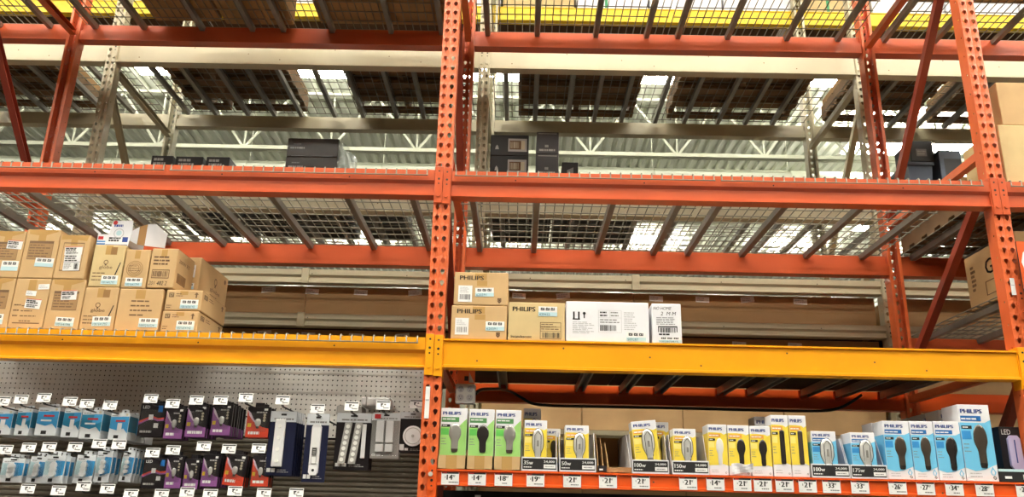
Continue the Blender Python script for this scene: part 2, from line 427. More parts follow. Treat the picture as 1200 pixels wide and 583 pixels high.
# back beams
g3 = 'dark red rear beams'
for x, lb in ((1.5, 'right bay'), (-97.5, 'left bay')):
    step_beam(x, x+96, 45.6, 51.7, 4.8, 'red_beam_paint', 'red rear beam under the middle wire deck of the '+lb, g3, back=True)
    step_beam(x, x+96, 45.6, 109.0, 4.8, 'red_beam_paint', 'red rear beam high under the top wire deck of the '+lb, g3, back=True)
step_beam(1.5, 97.5, 45.6, 20.6, 4.0, 'shelf_orange', 'dark orange rear beam behind the row of boxed bulbs', g3, back=True)
for x0, x1, lb in ((100.5, 196.5, 'past the right-hand post'), (-196.5, -100.5, 'past the left rear post')):
    step_beam(x0, x1, 45.6, 109.0, 4.8, 'red_beam_paint', 'red rear beam at the top '+lb, g3, back=True, plates=(False, False))
    step_beam(x0, x1, 45.6, 51.7, 4.8, 'red_beam_paint', 'red rear beam at mid height '+lb, g3, back=True, plates=(False, False))
# rear row, beige
g4 = 'beige beams of the rear rack row'
for x0, lb in ((5, 'right bay'), (-94, 'left bay')):
    x1 = x0+96
    step_beam(x0, x1, WY, 111.6, 6.2, 'beige_paint', 'tall beige front beam near the top of the rear rack, '+lb, g4, flat=True)
    step_beam(x0, x1, WY+WD, 110.8, 4.4, 'beige_paint', 'beige back beam near the top of the rear rack, '+lb, g4, back=True)
    step_beam(x0, x1, WY, 69.0, 4.4, 'beige_paint', 'beige front beam of the rear rack seen through the middle deck, '+lb, g4, flat=True)
    step_beam(x0, x1, WY+WD, 69.0, 4.2, 'beige_paint', 'beige back beam of the rear rack at middle height, '+lb, g4, back=True)
    step_beam(x0, x1, WY, 49.2, 3.3, 'beige_paint', 'beige beam with a sleeve above brown sheets, '+lb, g4, splice=56 if x0 < 0 else 37)
    step_beam(x0, x1, WY, 38.2, 3.0, 'beige_paint', 'beige beam with a sleeve across the brown sheets, '+lb, g4, splice=56 if x0 < 0 else 37)
    step_beam(x0, x1, WY, 12.3, 2.6, 'beige_paint', 'low beige beam behind the boxed bulbs, '+lb, g4)
for x0, x1, lb in ((104, 200, 'right end'), (-193, -97, 'left end')):
    step_beam(x0, x1, WY, 111.6, 6.2, 'beige_paint', 'tall beige front beam of the rear rack at the '+lb, g4, flat=True, plates=(False, False))
    step_beam(x0, x1, WY+WD, 110.8, 4.4, 'beige_paint', 'beige back beam of the rear rack at the '+lb, g4, back=True, plates=(False, False))
    step_beam(x0, x1, WY, 49.2, 3.3, 'beige_paint', 'beige beam above the brown sheets at the '+lb, g4, plates=(False, False))
    step_beam(x0, x1, WY, 38.2, 3.0, 'beige_paint', 'lower beige beam of the brown sheets at the '+lb, g4, plates=(False, False))
for x0, lb in ((5, 'right bay'), (-94, 'left bay'), (-193, 'left end'), (104, 'right end')):
    step_beam(x0, x0+96, WY+WD, 153.2, 5, 'gold_yellow', 'bright yellow beam high behind the top wire deck, '+lb, 'bright yellow beams high at the back', flat=True)

# wire decks
def wire_deck(x0, x1, y0, y1, z, chan, lips, label, pitch=1.86, group='wire decks', chz=1.3):
    t = thing('wire_deck', (x0, y0, z), label, 'wire deck', group)
    w = x1-x0; d = y1-y0; mb = MB(); n = int(round(w/pitch)); st = (w-.4)/n
    for i in range(n+1):
        x = .2+i*st
        pts = [(x, d, .12), (x, 0 if lips else .3, .12)]
        if lips: pts = [(x, d, .12), (x, -.28, .12), (x, -.42, .02), (x, -.42, -1.15)]
        mb.tube(pts, .12, 'zinc_wire', 6)
    k = int(d/3.95)
    for j in range(k+1): mb.tube([(0, d-.6-j*3.95, -.1), (w, d-.6-j*3.95, -.1)], .12, 'zinc_wire', 6)
    if lips: mb.tube([(0, -.55, -1.1), (w, -.55, -1.1)], .12, 'zinc_wire', 6)
    mb.build('wire_mesh', t)
    for c in chan:
        cm = MB(); a, b = (2.8 if lips else .5), d-.4
        # up-turned channel with flared ends
        prof = [(-.75, -.22), (-.55, -chz), (.55, -chz), (.75, -.22), (.6, -.22), (.45, -chz+.12), (-.45, -chz+.12), (-.6, -.22)]
        nn = len(prof); vs = [(c+u, a, v) for u, v in prof]+[(c+u, b, v) for u, v in prof]
        cm.add(vs, [(q, (q+1) % nn, nn+(q+1) % nn, nn+q) for q in range(nn)]+[tuple(reversed(range(nn))), tuple(range(nn, 2*nn))], 'zinc_channel')
        cm.build('support_channel', t)
    return t
CH = [2.6, 15, 29.7, 42.4]
for x0, lb in ((2.1, 'left half of the right bay'), (49.7, 'right half of the right bay'), (-96.9, 'left half of the left bay'), (-49.3, 'right half of the left bay')):
    wire_deck(x0, x0+46.6, .1, 44.5, 52.05, CH, True, 'wire deck with front lips on the middle level, '+lb)
    wire_deck(x0, x0+46.6, 1, 44.5, 109.05, CH, True, 'wire deck seen from below at the very top, '+lb)
for x0 in (-96.9, -49.3):
    wire_deck(x0, x0+46.6, .1, 44.5, 21.5, CH, True, 'wire deck with front lips under the brown cartons, '+('left half' if x0 < -60 else 'right half'))
for x0, lb in ((101.1, 'past the right-hand post'), (-148.3, 'past the left rear post')):
    wire_deck(x0, x0+46.6, .1, 44.5, 52.05, CH, True, 'wire deck of the middle level '+lb)
    wire_deck(x0, x0+46.6, 1, 44.5, 109.05, CH, True, 'wire deck of the top level '+lb)
wire_deck(101.1, 147.7, .1, 44.5, 33.1, CH, True, 'wire deck under the large carton past the right-hand post')
step_beam(100.5, 196.5, 0, 33.05, 4.2, 'red_beam_paint', 'orange front beam under the lettered carton past the right-hand post', g1, plates=(True, False))
step_beam(100.5, 196.5, 45.6, 32.75, 4.2, 'red_beam_paint', 'red rear beam under the lettered carton past the right-hand post', g3, back=True, plates=(False, False))
CW = [3.7, 12.4, 22.4, 30.6, 39, 49.4, 58.3, 68.6, 77, 85.4]
for x0, lb in ((5.2, 'right bay'), (-93.8, 'left bay'), (-192.8, 'left end'), (104.2, 'right end')):
    for (za, ln) in ((110.95, 'top'), (69.05, 'middle')):
        wire_deck(x0, x0+95.4, WY+2.8, WY+WD-3.4, za, CW, False, 'wire deck of the beige rear rack, %s level, %s' % (ln, lb), pitch=2.6 if ln == 'top' else 5.2)
# ------------------------------------------------------------------ cartons
def sticker(parent, P, u, v, w, h, style, num='', name='sticker', seed=1, rot=0):
    """paper label stuck on a carton face, lower left corner at u,v"""
    c, s = math.cos(rot), math.sin(rot)
    Q = Plane(P.p(u, v, .02), P.u*c+P.v*s, P.v*c-P.u*s)
    mb = MB(); mb.slab(Q, [(0, 0), (w, 0), (w, h), (0, h)], .03, 'white_paper')
    o = .055
    if style == 'price':                           # white above, ice-blue strip with a number below
        mb.rect(Q, 0, w, 0, h*.42, 'ice_blue', .04)
        rnd = random.Random(seed)
        for k in range(3):
            a = w*(.12+.27*k); mb.rect(Q, a, a+w*.2, h*.6, h*.88, 'ink_black', o)
            mb.rect(Q, a+w*.05, a+w*.08, h*.66, h*.8, 'white_paper', o+.01); mb.rect(Q, a+w*.13, a+w*.15, h*.66, h*.88, 'white_paper', o+.01)
        if num: mb.text(Q, num, w*.06, h*.08, h*.25, 'teal_ink', o, w=w*(.55 if len(num) < 8 else .78))
    elif style == 'ship':
        mb.lines(Q, w*.06, w*.94, h*.5, h*.93, 5, 'ink_grey', o, .55, seed); mb.barcode(Q, w*.1, w*.9, h*.12, h*.42, 'ink_black', o, seed)
    elif style == 'dense':
        mb.rect(Q, 0, w, h*.94, h, 'red_ink', o)
        mb.lines(Q, w*.05, w*.95, h*.5, h*.88, 2, 'ink_black', o, .7, seed); mb.lines(Q, w*.1, w*.9, h*.1, h*.42, 2, 'ink_black', o, .55, seed+3)
    elif style == 'small':
        mb.lines(Q, w*.1, w*.9, h*.2, h*.85, 2, 'ink_lightgrey', o, .5, seed)
    elif style == 'violet':
        mb.lines(Q, w*.12, w*.8, h*.55, h*.92, 4, 'ink_lightgrey', o, .4, seed); mb.barcode(Q, w*.12, w*.88, h*.14, h*.46, 'ink_grey', o, seed, 12)
    elif style == 'long':
        mb.rect(Q, 0, w, h*.5, h*.55, 'ink_lightgrey', o); mb.lines(Q, w*.05, w*.95, h*.55, h*.95, 3, 'ink_black', o, .5, seed)
        mb.lines(Q, w*.05, w*.6, h*.08, h*.45, 5, 'ink_grey', o, .4, seed); mb.barcode(Q, w*.66, w*.93, h*.08, h*.45, 'ink_black', o, seed, 8)
    return mb.build(name, parent)
def carton(X, Y, Zb, w, d, h, label, m='cardboard', group=None, tape=True, rz=0, deco=None, name='carton'):
    t = thing(name, (X, Y, Zb), label, 'cardboard box', group, rz)
    mb = MB(); mb.box(0, w, 0, d, 0, h, m, .18)
    P = front(0, 0, 0); R = rside(w, 0, 0)
    if tape:
        mb.rect(P, w*.38, w*.6, h*.76, h-.2, 'packing_tape', .015)
        mb.add([(w*.38, .2, h+.02), (w*.6, .2, h+.02), (w*.6, d-.2, h+.02), (w*.38, d-.2, h+.02)], [(0, 1, 2, 3)], 'packing_tape')
    mb.rect(R, .15, d-.15, h-.16, h-.12, 'cardboard_edge', .015)
    if deco: deco(mb, P, R, w, h, d)
    mb.build('box', t)
    return t, P, R
GL = 'brown cartons stacked on the left bay wire deck'
def bulb_logo(mb, P, u, v, r):
    mb.ring(P, u, v, r*.72, r, 'ink_brown'); mb.rect(P, u-r*.35, u+r*.35, v-r*1.5, v-r*.85, 'ink_brown')
def globe(mb, P, R, w, h, d):
    bulb_logo(mb, P, w*.45, h*.58, w*.075); mb.text(P, 'globe', w*.26, h*.4, h*.1, 'ink_brown', w=w*.42)
    mb.lines(P, w*.08, w*.55, h*.12, h*.36, 3, 'ink_brown', .02, .28, 5)
    mb.poly(P, [(w*.78, h*.28), (w*.82, h*.28), (w*.93, h*.58), (w*.9, h*.58)], 'ink_black')
    mb.rect(P, w*.55, w*.75, h*.76, h*.94, 'cardboard_edge')
def panel_print(mb, P, R, w, h, d):                # brown printed block with fine type
    mb.rect(P, w*.14, w*.86, h*.38, h*.76, 'ink_brown', .015); mb.rect(P, w*.15, w*.85, h*.39, h*.71, 'cardboard_dark', .02)
    mb.lines(P, w*.17, w*.82, h*.42, h*.7, 5, 'ink_brown', .03, .4, 4)
    mb.poly(P, [(w*.1, h*.9), (w*.5, h*.86), (w*.92, h*.95), (w*.95, h*.99), (w*.06, h*.99)], 'packing_tape', .03)
def frame_print(mb, P, R, w, h, d):
    for a, b, c, e in ((.16, .84, .8, .82), (.16, .84, .18, .2), (.16, .175, .18, .82), (.825, .84, .18, .82)): mb.rect(P, w*a, w*b, h*c, h*e, 'ink_brown')
    mb.poly(P, [(w*.05, h*.88), (w*.4, h*.9), (w*.9, h*.86), (w*.95, h*.99), (w*.06, h*.99)], 'packing_tape', .03)
def text_print(mb, P, R, w, h, d):
    mb.lines(P, w*.08, w*.3, h*.2, h*.52, 3, 'ink_brown', .02, .25, 6); mb.lines(P, w*.3, w*.85, h*.1, h*.5, 4, 'ink_brown', .02, .2, 8)
    mb.rect(P, w*.12, w*.9, h*.1, h*.12, 'ink_brown')
def lines_print(mb, P, R, w, h, d):
    mb.lines(P, w*.3, w*.85, h*.32, h*.76, 4, 'ink_brown', .02, .3, 11)
    mb.text(P, 'THIN ULTRA 100W', w*.3, h*.7, h*.05, 'ink_brown') if False else None
def plain(mb, P, R, w, h, d): pass
def X2(px, py, Y): return at(px, py, Y)[0]
F = 2.0                                           # front of the left stack, just behind the lips
zb = 21.86
def stack_box(xl, xr, py, ztop, zbase, depth, label, deco, Y=F, m='cardboard', tape=True):
    x0 = X2(xl, py, Y)+.06; x1 = X2(xr, py, Y)-.06
    return carton(x0, Y, zbase, x1-x0, depth, ztop-zbase, label, m, GL, tape, deco=deco)
T1 = 30.85
t, P, R = stack_box(-33, 7, 386, T1, zb, 13, 'brown carton at the left photo edge, in the bottom row', panel_print)
w = (X2(7, 386, F)-X2(-33, 386, F)); sticker(t, P, w*.45, .7, 2.3, 1.8, 'price', '', seed=2)
t, P, R = stack_box(7, 49, 386, T1, zb, 13, 'brown carton in the bottom row, second from the left photo edge', text_print)
sticker(t, P, 2.3, 3.7, 2.7, 1.7, 'dense', seed=3, rot=-.08); sticker(t, P, 2.1, 5.9, 1.8, .9, 'small', rot=-.05); sticker(t, P, 4.1, 7.0, 1.9, .95, 'small', seed=4, rot=.05)
t, P, R = stack_box(49, 91, 386, T1, zb, 13, 'brown carton in the bottom row, third from the left photo edge', panel_print)
sticker(t, P, 2.2, 5.2, 2.7, 1.7, 'dense', seed=5, rot=.05); sticker(t, P, 2.0, .6, 3.2, 1.6, 'price', '1001641799', seed=6, rot=-.03)
t, P, R = stack_box(91, 132, 387, 29.55, zb, 13, 'brown carton with a bulb logo in the bottom row, below a matching one', globe)
sticker(t, P, 2.2, .7, 3.2, 1.7, 'price', '1001641797', seed=7, rot=.03)
t, P, R = stack_box(132, 185, 388, 29.4, zb, 13.5, 'wide plain brown carton in the bottom row with faint type', lines_print)
sticker(t, P, 4.2, .7, 3.3, 1.6, 'price', '1000256534', seed=8)
# upper row
T2 = 39.6
t, P, R = stack_box(-20, 20, 326, T2, T1+.04, 13, 'brown carton at the left photo edge, in the upper row', panel_print)
sticker(t, P, 2.9, 5.4, 2.7, 1.6, 'dense', seed=9, rot=-.06); sticker(t, P, 2.7, 1.3, 3.0, 1.8, 'price', '', seed=10)
t, P, R = stack_box(20, 61, 326, T2+.4, T1+.04, 13, 'brown carton in the upper row with crumpled tape along its top', panel_print)
sticker(t, P, 2.5, 2.2, 3.3, 1.6, 'price', '', seed=11, rot=-.03)
t, P, R = stack_box(61, 98, 326, T2-.5, T1+.04, 12, 'brown carton in the upper row with one tall white label', frame_print)
sticker(t, P, 1.5, 1.5, 2.9, 3.0, 'long', seed=12, rot=.03); sticker(t, P, 1.3, 4.4, 3.1, 1.5, 'dense', seed=13, rot=.05)
t, P, R = stack_box(102, 140, 336, 37.4, 29.6, 12, 'brown carton with a bulb logo in the upper row, under the white display box', globe, m='cardboard_pale')
sticker(t, P, 2.2, .5, 2.9, 1.6, 'price', '1001641797', seed=14)
def arc_print(mb, P, R, w, h, d):
    for r in (.34, .27, .2): mb.ring(P, w*.45, h*.5, w*(r-.03), w*r, 'cardboard_dark')
    mb.lines(P, w*.2, w*.7, h*.42, h*.6, 3, 'ink_brown', .03, .25, 3)
t, P, R = stack_box(140, 170, 340, 36.6, 29.45, 8, 'narrow brown carton with a faint round print beside the large-label carton', arc_print)
sticker(t, P, .7, .4, 3.0, 1.5, 'price', '1001641799', seed=15)
def tall_print(mb, P, R, w, h, d):
    mb.lines(P, w*.12, w*.8, h*.56, h*.82, 3, 'ink_brown', .02, .5, 5)
    for a, b, c, e in ((.12, .78, .44, .46), (.12, .78, .24, .26), (.12, .14, .24, .46), (.76, .78, .24, .46)): mb.rect(P, w*a, w*b, h*c, h*e, 'ink_brown')
    mb.barcode(P, w*.16, w*.74, h*.28, h*.42, 'ink_brown', .02, 5, 14)
    mb.text(P, '201 482 2', w*.05, h*.07, h*.1, 'ink_black', w=w*.68, slant=.2)
    mb.text(R, '200W RT', d*.12, h*.68, h*.09, 'ink_brown', w=d*.62)
    mb.rect(R, d*.12, d*.6, h*.18, h*.42, 'ink_brown', .015); mb.rect(R, d*.15, d*.57, h*.2, h*.4, 'cardboard_edge', .02); mb.barcode(R, d*.18, d*.54, h*.22, h*.38, 'ink_brown', .025, 9, 12)
t, P, R = stack_box(171, 203, 337, 36.9, 29.62, 8, 'brown carton with a barcode frame and handwriting at the upper row end', tall_print, tape=True)
def logo_print(mb, P, R, w, h, d):
    for Q, L in ((P, w), (R, d)):
        mb.rect(Q, L*.08, L*.22, h*.64, h*.86, 'ink_brown'); mb.text(Q, 'GT', L*.1, h*.68, h*.13, 'cardboard_pale', w=L*.1)
        mb.lines(Q, L*.28, L*.5, h*.66, h*.86, 2, 'ink_brown', .02, .4, 3)
        mb.poly(Q, [(L*.82, h*.62), (L*.86, h*.62), (L*.86, h*.78), (L*.9, h*.78), (L*.84, h*.9), (L*.78, h*.78), (L*.82, h*.78)], 'ink_brown')
    mb.lines(P, w*.05, w*.2, h*.1, h*.3, 2, 'ink_brown', .02, .4, 6)
x0 = X2(185, 389, F)+.3; x1 = X2(230, 390, F); h6 = 3.72
for k, (zz, lb) in enumerate(((zb, 'flat brown carton at the right end of the stack, resting on the deck'), (zb+h6+.04, 'flat brown carton at the right end, lying on another flat one'))):
    t, P, R = carton(x0+(.15 if k else 0), F, zz, x1-x0, 12.2, h6, lb, 'cardboard', GL, True, deco=logo_print)
    sticker(t, P, 2.7, .4, 3.1, 1.6, 'price', '1001654142', seed=16+k)
def big_print(mb, P, R, w, h, d):
    bulb_logo(mb, R, d*.55, h*.68, .75); mb.text(R, 'globe', d*.38, h*.38, .95, 'ink_brown', w=d*.36); mb.lines(R, d*.4, d*.75, h*.25, h*.34, 2, 'ink_brown', .02, .4, 7)
    mb.disc(R, d*.88, h*.85, .5, 'ink_brown')
t, P, R = carton(-53.5, 10.2, 29.75, 8.1, 15, 8.1, 'dark brown carton set back behind the barcode-frame carton', 'cardboard', GL, True, deco=big_print)
sticker(t, P, 5.6, 4.2, 1.6, 2.4, 'small', seed=20); sticker(t, P, 5.6, 1.9, 1.7, 1.2, 'price', '', seed=21)

# opened white display box on top of the logo carton
def display_box():
    bx, by = at(112, 288, 3); x1 = at(150, 288, 3)[0]
    t = thing('display_box', (bx, 3, 37.45), 'white and blue opened display box lying on top of the brown cartons', 'display box')
    w = x1-bx; h = 4.9; d = 6
    mb = MB()
    for a in ((0, w, 0, .12, 0, 2.2), (0, w, d-.12, d, 0, h), (0, .12, 0, d, 0, 2.2), (w-.12, w, 0, d, 0, h*.8), (0, w, 0, d, 0, .12)): mb.box(*a, 'white_card')
    P = front()
    mb.slab(P, [(w*.28, 0), (w, 0), (w+.35, h*.62), (w+.2, h), (w*.42, h*.97), (w*.36, h*.6)], .12, 'white_card', -.05)
    mb.rect(P, .1, w*.3, .15, .5, 'blue_dark'); mb.rect(P, .1, w*.28, .7, .95, 'blue_mid'); mb.rect(P, .25, w*.2, 1.2, 1.8, 'red_ink')
    mb.rect(P, w*.3, w*.98, .1, .3, 'brand_navy', .1)
    mb.lines(P, w*.38, w*.75, .8, 1.7, 2, 'ink_black', .09, .7, 2); mb.rect(P, w*.8, w*.97, .75, 1.7, 'brand_navy', .09)
    mb.ring(P, w*.66, 2.4, .8, .92, 'ink_lightgrey', .09); mb.disc(P, w*.66, 2.45, .5, 'ice_blue', .08)
    mb.lines(P, w*.48, w*.9, 3.6, 4.1, 1, 'brand_navy', .09, .9, 4); mb.disc(P, w*.5, h*.9, .42, 'red_ink', .09)
    mb.build('carton', t)
    mb = MB(); mb.slab(Plane((.2, .5, 2.2), (-.75, .3, .55), (0, .5, .8)), [(0, 0), (2.2, 0), (2.2, .5), (0, .5)], .08, 'white_card'); mb.build('side_flap', t)
    mb = MB()
    a = Vector((w+.1, 0, .9)); mb.add([(w+.0, .1, 1.2), (w+2.1, -1.1, .05), (w+2.1, -1.1, 3.4), (w+.15, .1, 2.9)], [(0, 1, 2, 3)], 'display_grey')
    mb.add([(w+2.1, -1.1, .05), (w+3.2, -.5, .05), (w+3.2, -.5, 4.1), (w+2.1, -1.1, 3.4)], [(0, 1, 2, 3)], 'cardboard_edge')
    mb.add([(w+3.2, -.5, .05), (w+6.4, .6, .0), (w+6.5, .6, 2.7), (w+4.5, 0, 4.3), (w+3.2, -.5, 4.1)], [(0, 1, 2, 3, 4)], 'display_grey')
    o = mb.build('torn_lid', t); o.modifiers.new('sheet', 'SOLIDIFY').thickness = .12*S
display_box()

# right bay, on the yellow beam: particle board deck and cartons
def board_deck():
    for i, (x0, x1) in enumerate(((1.9, 33.5), (33.7, 65.3), (65.5, 97.1))):
        o = MB().box(x0, x1, .6, 42.6, 20.6, 21.25, 'chipboard').build('deck_board', loc=(x0, .6, 20.6))
        tag(o, 'dark chipboard deck panel seen from below, %s of three' % ('leftmost', 'middle', 'rightmost')[i], 'deck board', 'chipboard deck panels')
    for i, x in enumerate((11, 27.5, 37, 44.5, 58, 64.5, 76, 83.5, 93)):
        t = thing('cross_bar', (x, .8, 20.55), 'grey cross bar under the dark deck panels, %s from the left' % ('first', 'second', 'third', 'fourth', 'fifth', 'sixth', 'seventh', 'eighth', 'ninth')[i], 'cross bar', 'cross bars under the chipboard deck')
        mb = MB(); prof = [(-.9, -.02), (-.9, -1.5), (-.55, -1.5), (-.55, -.3), (.55, -.3), (.55, -1.5), (.9, -1.5), (.9, -.02)]
        vs = [(u, 2.2, v) for u, v in prof]+[(u, 41.8, v) for u, v in prof]
        mb.add(vs, [(q, (q+1) % 8, 8+(q+1) % 8, 8+q) for q in range(8)]+[(7, 6, 5, 4, 3, 2, 1, 0), (8, 9, 10, 11, 12, 13, 14, 15)], 'steel_grey'); mb.build('bar', t)
        MB().box(-1.1, 1.1, 41.8, 42.7, -2.2, 0, 'shelf_orange', .1).build('end_hook', t)
board_deck()
GP = 'brand cartons on the yellow beam of the right bay'
def ph(num, small=False):
    def f(mb, P, R, w, h, d):
        mb.text(P, 'PHILIPS', w*.1, h*.76, h*.13, 'ink_black', w=w*.44, bold=.06)
        mb.rect(P, w*.42, w*.61, h*.58, h*.74, 'packing_tape', .016)
        mb.poly(P, [(w*.81, h*.22), (w*.88, h*.22), (w*.88, h*.12), (w*.845, h*.06), (w*.81, h*.12)], 'ink_brown'); mb.ring(P, w*.845, h*.16, .14, .24, 'cardboard')
    return f
zr = 21.33
t, P, R = carton(2.6, .4, zr, 9.5, 13, 5.95, 'brown lettered carton resting on the yellow beam, under its twin', 'cardboard', GP, True, deco=ph(0))
sticker(t, P, .7, .8, 2.3, 2.9, 'violet', seed=31); sticker(t, P, 5.9, 1.6, 3.2, 1.6, 'price', '620391', seed=32)
t, P, R = carton(2.85, .4, zr+5.99, 9.3, 13, 5.9, 'brown lettered carton stacked topmost beside the middle post', 'cardboard', GP, True, deco=ph(0))
sticker(t, P, .75, .55, 2.4, 2.9, 'violet', seed=33); sticker(t, P, 3.7, 1.5, 3.2, 1.55, 'price', '620391', seed=34, rot=.03)
def ph3(mb, P, R, w, h, d):
    mb.text(P, 'PHILIPS', w*.07, h*.76, h*.12, 'ink_black', w=w*.4, bold=.06); mb.text(P, 'Incandescent', w*.05, h*.07, h*.07, 'ink_black', w=w*.36, bold=.03)
    for a, b, c, e in ((.56, .93, .47, .485), (.56, .93, .05, .065), (.56, .57, .05, .485), (.92, .93, .05, .485), (.56, .93, .25, .26), (.56, .93, .36, .37)): mb.rect(P, w*a, w*b, h*c, h*e, 'ink_brown')
    mb.lines(P, w*.58, w*.9, h*.28, h*.46, 3, 'ink_brown', .02, .35, 3); mb.barcode(P, w*.6, w*.91, h*.08, h*.22, 'ink_black', .02, 4, 18)
t, P, R = carton(12.35, .4, zr, 9.65, 12, 6.7, 'pale brown lettered carton between the stacked twins and the white box', 'cardboard_pale', GP, False, deco=ph3)
sticker(t, P, 5.1, 4.3, 3.2, 1.7, 'price', '620622', seed=35, rot=.0)
def wb(mb, P, R, w, h, d):
    for a, b, c, e in ((.085, .105, .56, .74), (.145, .165, .56, .74), (.08, .17, .54, .57)): mb.rect(P, w*a, w*b, h*c, h*e, 'ink_black')
    mb.disc(P, w*.22, h*.7, .26, 'ink_black'); mb.rect(P, w*.213, w*.227, h*.58, h*.7, 'ink_black')
    mb.lines(P, w*.08, w*.35, h*.2, h*.5, 8, 'ink_lightgrey', .02, .4, 3)
    for a, b, c, e in ((.39, .67, .78, .785), (.39, .67, .24, .245), (.39, .393, .24, .78), (.667, .67, .24, .78), (.53, .533, .6, .78), (.39, .67, .6, .605)): mb.rect(P, w*a, w*b, h*c, h*e, 'ink_lightgrey')
    mb.lines(P, w*.41, w*.52, h*.62, h*.77, 2, 'ink_black', .02, .5, 9); mb.lines(P, w*.54, w*.66, h*.62, h*.77, 2, 'ink_grey', .02, .4, 9); mb.barcode(P, w*.41, w*.61, h*.28, h*.42, 'ink_black', .02, 5, 18); mb.lines(P, w*.41, w*.66, h*.46, h*.58, 2, 'ink_grey', .02, .4, 10)
    mb.lines(P, w*.7, w*.86, h*.3, h*.76, 9, 'ink_lightgrey', .02, .4, 12)
t, P, R = carton(22.15, .3, zr, 14.1, 12, 7.05, 'long white carton with printed panels and symbols on the yellow beam', 'white_card', GP, False, deco=wb)
sticker(t, P, 10.2, .25, 3.3, 1.6, 'price', '509287', seed=36)
def wn(mb, P, R, w, h, d):
    mb.text(P, 'NO HOME', w*.05, h*.84, h*.075, 'ink_black', w=w*.6, slant=.3); mb.text(P, '2  M M', w*.3, h*.7, h*.09, 'ink_black', w=w*.5, slant=.2)
    mb.lines(P, w*.15, w*.85, h*.46, h*.66, 5, 'ink_grey', .02, .4, 5)
    for a, b, c, e in ((.2, .85, .4, .43), (.2, .23, .28, .43), (.82, .85, .28, .43)): mb.rect(P, w*a, w*b, h*c, h*e, 'ink_black')
    mb.barcode(P, w*.27, w*.79, h*.27, h*.39, 'ink_black', .02, 5, 12); mb.lines(P, w*.22, w*.78, h*.2, h*.25, 1, 'ink_black', .02, .8, 3)
t, P, R = carton(36.75, .3, zr, 5.0, 10, 6.95, 'narrow white carton with handwriting, last on the yellow beam', 'white_card', GP, False, deco=wn, rz=-.02)
sticker(t, P, 1.0, .15, 3.9, 1.0, 'price', '1002875875', seed=37)

# past the right-hand post
def ge(mb, P, R, w, h, d):
    mb.text(P, 'GE', w*.42, h*.5, h*.24, 'ink_black', bold=.12)
    for a, b, c, e in ((.36, .95, .36, .38), (.36, .95, .12, .14), (.36, .38, .12, .38)): mb.rect(P, w*a, w*b, h*c, h*e, 'ink_brown')
    mb.lines(P, w*.1, w*.2, h*.3, h*.7, 5, 'ink_brown', .02, .5, 4)
def ge2(mb, P, R, w, h, d):
    L = Plane((0, d, 0), (0, -1, 0), (0, 0, 1)); mb.text(L, 'GE', d*.4, h*.5, h*.28, 'ink_black', bold=.14)
    for a_, b_, c_, e_ in ((.36, .95, .38, .395), (.36, .95, .14, .155), (.36, .375, .14, .39)): mb.rect(L, d*a_, d*b_, h*c_, h*e_, 'ink_brown')
    mb.lines(L, d*.1, d*.2, h*.3, h*.8, 6, 'ink_brown', .02, .6, 4)
carton(102.6, 3.5, 33.35, 26, 17.5, 10.6, 'large brown carton with bold letters past the right-hand post', 'cardboard', None, False, deco=ge2)
carton(102.3, 2.4, 52.3, 30, 12.6, 12.2, 'buff carton at the right photo edge on the middle deck', 'cardboard_pale', None, False)
carton(103.5, 2.6, 64.55, 28, 8, 9, 'brown carton stacked at the right photo edge, top part out of frame', 'cardboard', None, True)

step_beam(100.5, 196.5, 45.6, 20.6, 4.0, 'shelf_orange', 'dark orange rear beam past the right-hand post at shelf height', g3, back=True, plates=(False, False))
o = MB().box(101, 140, .3, 43, -1.2, -.02, 'chipboard').build('shelf_board', loc=(101, .3, -1.2)); tag(o, 'brown shelf board past the right-hand post', 'shelf board')
carton(101.2, 14, .03, 20, 16, 3.4, 'navy flat carton low past the right-hand post', 'navy_card', None, False)
carton(101.4, 15, 3.47, 18, 14, 5.5, 'tan carton on a navy one past the right-hand post', 'cardboard', None, True)

# brown sheets (flat cartons) held in the rear beige rack
k = 0
tags_top = [315, 366, 423, 487, 540, 608, 660, 768, 822, 875, 936]
SHEETS = [(-94, -38.15), (-38.05, 1.8), (5.1, 41.75), (41.85, 100.2), (104, 160), (-160, -97.2)]
rows = [(38.45, 45.7, 'upper row'), (27.5, 34.9, 'lower row')]
for (za, zt, rn) in rows:
    for i, (xa, xb) in enumerate(SHEETS):
        pos = ('left bay left of the beam sleeve', 'left bay right of the beam sleeve', 'left part of the right bay', 'right part of the right bay', 'past the right rear upright', 'past the left rear upright')[i]
        t = thing('flat_carton', (xa, WY+2.95, za), 'long flat brown carton, %s, %s' % (rn, pos), 'cardboard box', 'long brown cartons in the rear rack')
        mb = MB(); w = xb-xa; h = zt-za; mb.box(0, w, 0, 34, 0, h, 'cardboard_dark', .15)
        P = front()
        mb.rect(P, .3, w-.3, h*.44, h*.45, 'cardboard_edge', .01)
        mb.build('box', t)
        for s_i, px in enumerate(tags_top if za > 36 else [310, 361, 417, 472, 592, 645, 750, 865, 930]):
            x = at(px, 336 if za > 36 else 390, WY+2.9)[0]
            if xa+.6 < x < xb-3.6: sticker(t, P, x-xa-1.6, h-1.9 if za > 36 else h-2.0, 3.3, 1.35, 'small', seed=s_i, rot=(-.04 if s_i % 3 else .1))
